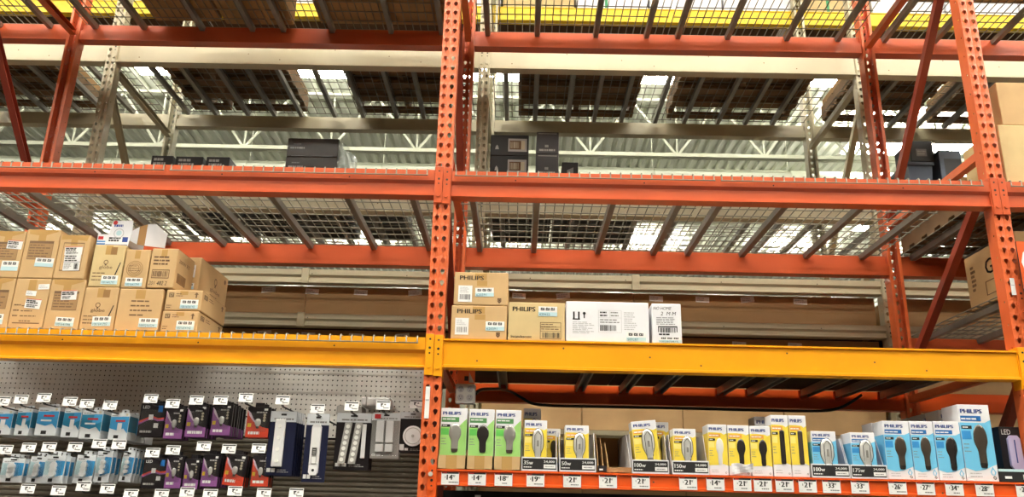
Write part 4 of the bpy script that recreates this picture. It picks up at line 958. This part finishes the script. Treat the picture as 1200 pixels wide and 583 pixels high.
# below the shelf: dark panel, post detail and a next row just showing
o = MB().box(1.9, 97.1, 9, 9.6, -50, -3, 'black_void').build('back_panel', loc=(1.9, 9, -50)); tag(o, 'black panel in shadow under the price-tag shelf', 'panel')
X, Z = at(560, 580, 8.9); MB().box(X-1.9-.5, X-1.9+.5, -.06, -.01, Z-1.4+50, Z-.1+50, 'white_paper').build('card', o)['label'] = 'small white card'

# ------------------------------------------------------------------ peg wall of the left bay
PY = 20.0
def pegboard(x0, x1, z0, z1, y, p=.93):
    mb = MB(); nx = int((x1-x0)/p); nz = int((z1-z0)/p)
    for i in range(nx):
        for j in range(nz):
            cx_ = x0+(i+.5)*p; cz_ = z0+(j+.5)*p; q = p/2
            out = [(q, 0), (q, q), (0, q), (-q, q), (-q, 0), (-q, -q), (0, -q), (q, -q)]
            vs = [(cx_+a, y, cz_+b) for a, b in out]+[(cx_+.15*math.cos(k*math.pi/4), y, cz_+.15*math.sin(k*math.pi/4)) for k in range(8)]
            mb.add(vs, [(k, (k+1) % 8, 8+(k+1) % 8, 8+k) for k in range(8)], 'pegboard')
    return mb
t = thing('pegboard', (-97, PY, 6), 'pale pegboard behind the hanging packs in the left bay', 'pegboard')
mb = pegboard(.1, 95, .2, 14.1, 0); mb.build('board', t, solid=.15)
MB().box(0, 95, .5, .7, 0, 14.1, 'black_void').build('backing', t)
t = thing('slat_panel', (-97, PY-.6, -50), 'grey-brown ribbed panel below the pegboard', 'wall panel')
prof = []; z = 0
while z < 55.6: prof += [(0, z), (-.28, z+.25), (-.28, z+.6), (0, z+.85)]; z += .93
prof += [(.6, prof[-1][1]), (.6, 0)]
MB().prismx(prof, 0, 95, 'slat_panel').build('panel', t)

TG = 'small white price tags on the pegs'
PEG = 'peg hooks with price tags'
def hook(px, py, label, Yf=.6):
    X, Z = at(px, py, Yf); zw = Z-.95
    t = thing('peg_hook', (X, PY, zw), label, 'peg hook', PEG)
    mb = MB(); L = PY-Yf
    for dx in (-.12, .12): mb.tube([(dx, .1, 0), (dx, -L*.5, 0), (dx, -L+.6, .06), (dx, -L+.15, .35), (dx, -L+.05, .9)], .09, 'dark_metal')
    mb.box(-.5, .5, -.15, 0, -.5, .5, 'dark_metal', .05); mb.build('hook', t)
    mb = MB(); P = Plane((-1.15, -L-.02, .3), (1, 0, 0), (0, .18, 1)); mb.slab(P, [(0, 0), (2.3, 0), (2.3, 1.5), (0, 1.5)], .06, 'white_paper'); mb.rect(P, .1, 2.2, 1.2, 1.4, 'ink_black', .07)
    mb.rect(P, .75, .95, .55, 1.0, 'ink_black', .07); mb.rect(P, .7, 1.15, .85, 1.05, 'ink_black', .07); mb.rect(P, 1.3, 1.6, .75, 1.0, 'ink_grey', .07); mb.rect(P, 1.2, 2.1, .2, .38, 'ink_grey', .07)
    mb.build('price_tag', t); return t, X, zw
ORD = ['first', 'second', 'third', 'fourth', 'fifth', 'sixth', 'seventh', 'eighth', 'ninth', 'tenth', 'eleventh', 'twelfth', 'thirteenth', 'fourteenth', 'fifteenth', 'sixteenth', 'seventeenth']
R1 = [(3, 471), (24.5, 469), (51, 467), (81.5, 471.5), (101.5, 474), (128.5, 476), (176.5, 468), (202, 474), (230, 470), (258.5, 470), (288, 467), (331, 470), (372, 480), (412, 477), (449, 476), (488, 474.5)]
R2 = [(6, 528), (33, 525.5), (57, 525), (87.5, 525), (116, 521), (139, 522), (178.5, 531.5), (202.5, 528.5), (238.5, 524), (268, 527), (303, 526.5)]
R3 = [(32, 574), (68, 576), (97.5, 571), (125.5, 574), (153, 580), (189, 580), (219, 578), (246, 580), (275, 576.5), (309, 579), (347, 579)]
for i, (x, y) in enumerate(R1): hook(x, y, 'dark peg hook with a white tag, %s from the left in the upper row' % ORD[i], 3.2 if x > 480 else .6)
for i, (x, y) in enumerate(R2): hook(x, y, 'dark peg hook with a white tag, %s from the left in the middle row' % ORD[i])
for i, (x, y) in enumerate(R3): hook(x, y, 'dark peg hook with a white tag, %s from the left in the bottom row' % ORD[i])

def art_box(mb, P, w, h, v):
    mb.rect(P, .03, w-.03, .03, h-.03, 'pack_white'); mb.poly(P, [(.05, h*.42), (w*.45, h*.34), (w*.75, h*.42), (w-.05, h*.24), (w-.05, h*.86), (.05, h*.84)], 'pack_teal' if v % 2 else 'pack_blue', .03)
    mb.poly(P, [(w*.5, h*.45), (w-.05, h*.6), (w-.05, h*.86), (w*.6, h*.86)], 'pack_blue', .04)
    mb.rect(P, w*.3, w*.8, h*.66, h*.73, 'red_ink', .05); mb.rect(P, w*.3, w*.55, h*.05, h*.17, 'ink_black', .05); mb.disc(P, w*.85, h*.93, w*.06, 'sticker_buff', .05)
    mb.rect(P, w*.42, w*.66, h*.28, h*.62, 'plastic_white', .05) if v % 3 != 2 else mb.rect(P, w*.2, w*.7, h*.5, h*.56, 'plastic_white', .05)
    mb.lines(P, w*.08, w*.5, h*.86, h*.92, 1, 'ink_grey', .05, .5, v)
def art_clear(mb, P, w, h, v):
    mb.rect(P, .03, w-.03, .03, h-.03, 'pack_white'); mb.poly(P, [(w*.35, h*.2), (w-.04, h*.3), (w-.04, h*.8), (w*.55, h*.82)], 'pack_blue', .03); mb.poly(P, [(.05, h*.3), (w*.4, h*.3), (w*.3, h*.75), (.05, h*.8)], 'ice_blue', .03)
    mb.rect(P, w*.3, w*.52, h*.05, h*.17, 'ink_black', .05); mb.rect(P, w*.36, w*.64, h*.9, h*.96, 'ink_black', .05)
    mb.lines(P, w*.1, w*.6, h*.82, h*.88, 1, 'ink_grey', .05, .5, v)
def art_strip(mb, P, w, h, v):
    mb.rect(P, .03, w-.03, .03, h-.03, 'pack_black'); pts = [(0, .38), (.25, .48), (.5, .56), (.75, .5), (1, .52), (1, .58), (.75, .56), (.5, .63), (.25, .54), (0, .45)]
    mb.poly(P, [(w*a, h*b) for a, b in pts], 'red_print', .03); mb.poly(P, [(w*a, h*b-.22) for a, b in pts], 'pale_swoosh' if v % 2 else 'purple_print', .03)
    mb.rect(P, w*.38, w*.56, h*.5, h*.66, 'plastic_white', .06); mb.rect(P, w*.62, w*.8, h*.26, h*.4, 'white_paper', .05); mb.text(P, 'LED', w*.1, h*.84, h*.09, 'white_paper', .05); mb.rect(P, w*.72, w*.9, h*.74, h*.94, 'blue_dark', .05)
    mb.lines(P, w*.1, w*.6, h*.1, h*.18, 1, 'plastic_grey', .05, .8, v)
def art_swoosh(mb, P, w, h, v, c='purple_print'):
    mb.rect(P, .03, w-.03, .03, h-.03, 'pack_black')
    mb.poly(P, [(.04, .04), (w-.04, .04), (w-.04, h*.3), (w*.7, h*.34), (w*.4, h*.46), (w*.15, h*.66), (.04, h*.9)], c, .03)
    mb.poly(P, [(.04, h*.9), (w*.1, h*.7), (w*.3, h*.52), (w*.5, h*.42), (w*.3, h*.6), (w*.15, h*.8)], 'pale_swoosh', .04)
    mb.rect(P, w*.06, w*.22, h*.34, h*.46, 'yellow_tag', .05); mb.lines(P, w*.12, w*.85, h*.1, h*.2, 1, 'white_paper', .05, .9, v); mb.lines(P, w*.4, w*.9, h*.78, h*.86, 1, 'plastic_grey', .05, .6, v+2); mb.rect(P, w*.72, w*.88, h*.88, h*.95, 'white_paper', .05)
    for k in range(3): mb.disc(P, w*.76, h*(.74-.09*k), w*.06, 'sticker_buff', .05)
ART = {'box': art_box, 'clear': art_clear, 'strip': art_strip, 'purple': art_swoosh, 'red': lambda mb, P, w, h, v: art_swoosh(mb, P, w, h, v, 'red_print')}
def hpack(xl, xr, yt, yb, Y, kind, v, label, group, d=.5, tilt=0, n_behind=0, gap=None):
    a, zt_ = at(xl, yt, Y); b = at(xr, yt, Y)[0]; zl = at((xl+xr)/2, yb, Y)[1]; w = b-a; h = zt_-zl
    t = thing('hanging_pack', (a, Y, zl), label, 'hanging pack', group, 0, 0, tilt)
    mb = MB(); mb.box(0, w, 0, d, 0, h, 'pack_white' if kind in ('box', 'clear') else 'pack_black', .06)
    if kind == 'box':
        mb.rect(rside(w), .05, d-.05, h*.3, h*.88, 'pack_teal'); mb.rect(rside(w), .05, d-.05, .05, h*.3, 'pack_white')
    ART[kind](mb, front(), w, h, v); mb.build('card', t)
    mb = MB(); mb.rect(front(0, d*.5, 0), w*.3, w*.7, h, h+.55, 'pack_white', 0); mb.box(w*.3, w*.7, d*.5-.03, d*.5+.03, h-.05, h+.7, 'pack_white' if kind in ('box', 'clear') else 'pack_black'); mb.disc(front(0, d*.5-.04, 0), w*.5, h+.4, .14, 'ink_black'); mb.build('hang_tab', t)
    if kind in ('clear', 'purple', 'red', 'strip'):
        bm_ = MB(); bm_.slab(front(), [(w*.1, h*.22), (w*.16, h*.18), (w*.84, h*.18), (w*.9, h*.22), (w*.9, h*.74), (w*.8, h*.8), (w*.2, h*.8), (w*.1, h*.74)], .7, 'clear_blister', .08); bm_.build('blister', t)
        if kind == 'clear':
            pm = MB()
            for k in range(3): pm.disc(front(), w*.5, h*(.34+.15*k), w*.16, 'plastic_white', .1, 14, .5)
            pm.build('puck_lights', t)
        elif kind in ('purple', 'red'):
            pm = MB(); relief(pm, front(), w*.5, h*.3, h*.62, w*.13, prof_ed, 'bulb_clear', 'bulb_base', .2, .1, .6); pm.build('bulb', t)
    for k in range(n_behind):
        g = gap or (d+.25)
        dup(t, (a+random.uniform(-.12, .12), Y+(k+1)*g, zl+random.uniform(-.08, .08)), label.replace('front pack', '%s pack back' % ('second', 'third', 'fourth', 'fifth', 'sixth')[k]) , group)
    return t
GU = 'blue and white boxed lights on the upper pegs'
for i, (xl, xr, yt, yb, v) in enumerate(((-6, 17, 481, 510, 0), (22, 39, 479, 511, 1), (46, 71, 477.5, 511, 2), (76.5, 97, 479, 513, 3), (97.5, 122, 481, 515, 5), (131, 153, 484, 516, 4))):
    hpack(xl, xr, yt, yb, 4, 'box', v, 'blue and white boxed light, front pack on the %s upper peg' % ORD[i], GU, 3.2, 0, 2, 3.5)
GV = 'dark and purple carded lights on the upper pegs'
for i, (xl, xr, yt, yb, k, nb, lb) in enumerate(((166, 195, 473, 512, 'strip', 2, 'black pack with an orange light strip'), (196, 218, 478, 515, 'purple', 2, 'purple pack left of the others'), (221, 245, 475, 513, 'purple', 4, 'purple pack in the middle'), (250.5, 274, 474, 511, 'purple', 5, 'purple pack with shiny rows behind'), (291, 318, 477, 513.5, 'red', 2, 'red and black pack at the row end'))):
    hpack(xl, xr, yt, yb, 4, k, i, lb+', front pack on the %s upper peg' % ORD[6+i], GV, .45, 0, nb, 1.3)
GW_ = 'clear blue carded lights on the middle pegs'
for i, (xl, xr, yt, yb, nb) in enumerate(((4, 30, 537, 566, 2), (36, 56, 535, 566.5, 2), (54.5, 78, 534, 567, 2), (90, 112.5, 533, 567, 3), (115, 133, 529, 566, 2), (144, 158, 529, 565, 4))):
    hpack(xl, xr, yt, yb, 4.5-(1.2 if i == 2 else 0), 'clear', i, 'blue and clear carded light, front pack on the %s middle peg' % ORD[i], GW_, .35, .04 if i % 2 else 0, nb, 1.5)
GX = 'dark, purple and red carded lights on the middle pegs'
for i, (xl, xr, yt, yb, k, nb, lb, ti) in enumerate(((169.5, 197, 537, 573, 'strip', 2, 'black pack with a red light strip', 0), (197, 216.5, 534, 573, 'purple', 1, 'bright purple pack beside the red light strip', 0), (218, 236, 538, 574, 'purple', 2, 'dark purple pack half in shade', 0), (239, 259, 533, 571, 'purple', 3, 'purple and black pack left of the red ones', 0), (264, 289, 531.5, 569, 'red', 2, 'tilted red and black pack', .08), (297, 318, 534, 571, 'red', 2, 'red and black pack beside the navy card', 0))):
    hpack(xl, xr, yt, yb, 4.4, k, i, lb+', front pack on its middle peg', GX, .45, ti, nb, 1.4)
# bigger carded fixtures at the right of the peg wall
def card_pack(xl, xr, yt, yb, Y, label, build, n=0, gap=.9, navy='navy_card', tilt=0):
    a, zt_ = at(xl, yt, Y); b = at(xr, yt, Y)[0]; zl = at((xl+xr)/2, yb, Y)[1]; w = b-a; h = zt_-zl
    t = thing('hanging_pack', (a, Y, zl), label, 'hanging pack', 'large carded lights at the right of the peg wall', 0, 0, tilt)
    mb = MB(); mb.box(0, w, 0, .12, 0, h, navy, .03); P = front()
    mb.rect(P, .02, w-.02, h*.83, h-.02, 'pack_white'); mb.lines(P, w*.15, w*.9, h*.85, h*.9, 1, 'ink_grey', .03, .5, 2); mb.slab(P, [(w*.4, h*.93), (w*.6, h*.93), (w*.6, h*.96), (w*.4, h*.96)], .01, 'ink_black', .03)
    if navy != 'pack_white': 
        for k in range(2): mb.rect(P, w*(.06+.17*k), w*(.2+.17*k), h*.05, h*.11, 'white_paper', .03)
        mb.lines(P, w*.45, w*.95, h*.04, h*.1, 2, 'plastic_grey', .03, .4, 3)
    mb.build('card', t)
    build(t, P, w, h)
    for k in range(n):
        dup(t, (a+.08*(k+1), Y+(k+1)*gap, zl+random.uniform(-.06, .06)), label.replace('front pack', '%s pack back' % ('second', 'third', 'fourth', 'fifth', 'sixth')[k]))
    return t
def bar_light(t, P, w, h):
    mb = MB(); mb.box(w*.24, w*.62, -.75, -.05, h*.13, h*.87, 'plastic_white', .15); bar_ = mb.build('light_bar', t)
    mb = MB()
    for k in range(4): mb.disc(P, w*.43, h*(.22+.18*k), w*.07, 'led_dot', .76, 12, .08)
    mb.build('led_lens', bar_)
def meter(t, P, w, h):
    mb = MB(); pts = [(w*.3, h*.14), (w*.38, h*.1), (w*.62, h*.1), (w*.7, h*.14), (w*.7, h*.8), (w*.62, h*.84), (w*.38, h*.84), (w*.3, h*.8)]
    mb.slab(P, pts, .6, 'plastic_white', .03); bar_ = mb.build('light_bar', t)
    mb = MB(); mb.box(w*.38, w*.62, -.74, -.6, h*.26, h*.5, 'plastic_grey', .04); mb.rect(P, w*.41, w*.59, h*.38, h*.49, 'ink_black', .76); mb.rect(P, w*.41, w*.59, h*.27, h*.36, 'white_paper', .76)
    for k in range(3): mb.rect(P, w*.44, w*.56, h*(.395+.03*k), h*(.41+.03*k), 'plastic_grey', .78)
    mb.disc(P, w*.5, h*.17, w*.06, 'ink_black', .66); mb.build('switch_panel', bar_)
def two_strips(t, P, w, h):
    for s, (u, tilt_) in enumerate(((.2, .04), (.5, .04))):
        mb = MB(); a0 = w*u; sl = w*.07
        pts = [(a0-sl, h*.1), (a0+w*.2-sl, h*.1), (a0+w*.2+sl, h*.82), (a0+sl, h*.82)]
        mb.slab(P, pts, .5, 'plastic_grey', .03)
        for k in range(7):
            f_ = (k+.5)/7; mb.disc(P, a0+w*.1-sl+2*sl*f_, h*(.12+.68*f_), w*.06, 'led_dot', .54, 10, .08)
        mb.build('light_strip', t)
    MB().box(w*.76, w*.88, -.3, -.05, h*.2, h*.8, 'plastic_white', .05).build('power_lead', t)
def sticks(t, P, w, h):
    for u in (.18, .52):
        MB().box(w*u, w*(u+.27), -.7, -.05, h*.34, h*.82, 'plastic_white', .12).build('light_stick', t); MB().box(w*u, w*(u+.27), -.6, -.05, h*.14, h*.31, 'plastic_white', .1).build('remote', t)
    MB().rect(P, w*.08, w*.3, h*.87, h*.97, 'red_ink', .05).build('emblem_patch', t)
    MB().box(.1, w-.1, -.95, -.06, h*.06, h*.84, 'clear_blister', .1).build('blister', t)
def puck(t, P, w, h):
    mb = MB(); mb.disc(P, w*.55, h*.4, w*.4, 'plastic_white', .03, 28, .6); mb.ring(P, w*.55, h*.4, w*.3, w*.33, 'plastic_grey', .65, 24); mb.disc(P, w*.55, h*.4, w*.06, 'plastic_grey', .66, 12, .05); mb.build('puck_light', t)
    MB().rect(P, w*.02, w*.2, h*.06, h*.2, 'white_paper', .04).build('notice', t)
card_pack(318, 349, 482, 558, 4.2, 'navy card with a white four-dot light bar, front pack', bar_light, 4, 1.1)
card_pack(360.5, 387, 485, 566, 3.4, 'white-headed card with a bar light and dark switch panel, front pack', meter, 0)
card_pack(395.5, 436, 484, 551, 4.6, 'card with two studded light strips side by side, front pack', two_strips, 2, 1.2, 'pack_black')
card_pack(437, 470, 484, 538, 4.8, 'clear pack with two white stick lights, front pack', sticks, 1, 1.3, 'plastic_grey')
card_pack(470, 499, 483, 531, 5, 'card with a round white puck light beside the middle post, front pack', puck, 1, 1.2, 'pack_black')
# cylinders laid above the pegs
for px0, px1, py, lb in ((423, 457, 471, 'pale plastic tube pack lying above the stick lights'), (394, 424, 481, 'grey plastic pack lying above the two light strips')):
    a, z_ = at(px0, py, 15); b = at(px1, py, 15)[0]
    t = thing('hanging_pack', (a, 15, z_-.8), lb, 'hanging pack'); MB().box(0, b-a, 0, 4.6, 0, 1.7, 'plastic_white' if px0 > 400 else 'plastic_grey', .3).build('tube', t); MB().box(.9, 1.1, -.05, 4.7, -.05, 1.75, 'plastic_grey').build('seam_band', t)

# ------------------------------------------------------------------ small fittings
X, Z = at(545.5, 461, 3)
t = thing('outlet_box', (X-1.75, 3, Z-1.7), 'grey metal outlet box with four sockets below the yellow beam', 'outlet')
mb = MB(); mb.box(0, 3.4, 0, 2, 0, 3.3, 'steel_grey', .25); mb.build('box', t)
for i in (0, 1):
    for j in (0, 1):
        mb = MB(); P = front(.95+1.5*i, 0, .95+1.4*j); mb.disc(P, 0, 0, .55, 'ink_grey', .0, 14, .06)
        for dx in (-.18, .18): mb.rect(P, dx-.04, dx+.04, .02, .3, 'ink_black', .08)
        mb.disc(P, 0, -.22, .1, 'ink_black', .08, 8); mb.build('socket', t)
mb = MB(); mb.box(.2, 3.2, .9, 1.05, 3.2, 21.3-3.9-Z+1.7, 'orange_paint', .03); mb.rect(front(0, .9, 0), 1.4, 2.1, 3.9, 4.7, 'ink_black'); mb.poly(front(0, .9, 0), [(2.2, 3.6), (3.1, 3.6), (2.2, 5.4)], 'plastic_grey'); mb.build('bracket', t)
pts = []
for px, py, Y in ((557, 462, 4.6), (564, 457, 12), (580, 456.5, 24), (590, 457, 33), (600, 460, 40), (612, 467, 42), (625, 473.5, 42.3), (650, 476, 42.3), (700, 477, 42.2), (800, 479, 42.2), (900, 481.5, 42.2), (962, 482, 42.2), (985, 478, 42.0), (1000, 470, 41.6), (1010, 463, 41)):
    x, z = at(px, py, Y); pts.append((x, Y, z))
sm = []
for i in range(len(pts)-1):
    p0, p1, p2, p3 = [Vector(pts[max(0, min(len(pts)-1, i+k))]) for k in (-1, 0, 1, 2)]
    for s in range(5):
        u = s/5; sm.append(.5*((2*p1)+(-p0+p2)*u+(2*p0-5*p1+4*p2-p3)*u*u+(-p0+3*p1-3*p2+p3)*u**3))
sm.append(Vector(pts[-1]))
o = MB().tube(sm, .3, 'dark_metal', 8).build('power_cord', loc=sm[0]); tag(o, 'black power cord running from the outlet box along the orange rear beam', 'cord')
# white pins on the middle post
for px, py, lb in ((504.5, 556, 'on the middle post at the end of the price-tag shelf'),):
    X, Z = at(px, py, -.4); t = thing('locking_pin', (X, -.3, Z), 'white round locking pin '+lb, 'pin'); MB().disc(front(), 0, 0, .36, 'bright_bolt', .0, 16, .3).build('head', t)
for px, py, hh_, lb in ((500.5, 472, 5.2, 'upright white strip label on the middle post beside the peg wall'), (1187, 336, 3.0, 'white strip label on the right post beside the hanging sign')):
    X, Z = at(px, py, -.1); t = thing('strip_label', (X-.35, -.06, Z-hh_/2), lb, 'label'); mb = MB(); mb.box(0, .75, -.04, 0, 0, hh_, 'white_paper'); mb.rect(front(0, -.04, 0), .1, .65, hh_*.55, hh_*.6, 'ink_lightgrey'); mb.build('paper', t)
# sign at the right edge
X, Z = at(1190, 283, -1.2); zl = at(1196, 397, -1.2)[1]
t = thing('bay_sign', (X, -1.2, zl), 'orange and black sign board cut by the right photo edge, on the post', 'sign')
h = Z-zl; w = 15; mb = MB(); mb.box(0, w, 0, .25, 0, h, 'ink_black', .05); P = front(); mb.rect(P, .02, w-.02, h*.5, h-.02, 'shelf_orange'); mb.build('board', t)
mb = MB(); mb.poly(P, [(.4, h*.78), (.9, h*.66), (1.8, h*.6), (w-1.8, h*.6), (w-.9, h*.66), (w-.4, h*.78), (w-.9, h*.88), (w-1.8, h*.93), (1.8, h*.93), (.9, h*.88)], 'white_paper', .03); mb.build('white_panel', t)
mb = MB(); mb.text(P, 'S', 1.25, h*.22, h*.18, 'white_paper', .03, bold=.1); mb.build('lettering', t)
MB().box(1.2, 1.9, .2, 1.25, h*.75, h*.8, 'dark_metal').build('clip', t)

# ------------------------------------------------------------------ light level
w_ = bpy.data.worlds.new('world'); bpy.context.scene.world = w_; w_.use_nodes = True
w_.node_tree.nodes['Background'].inputs['Color'].default_value = (1, .97, .92, 1); w_.node_tree.nodes['Background'].inputs['Strength'].default_value = .3
sc = bpy.context.scene
sc.view_settings.view_transform = 'Standard'; sc.view_settings.look = 'None'; sc.view_settings.gamma = 1; sc.view_settings.use_curve_mapping = False
sc.view_settings.exposure = 0.0
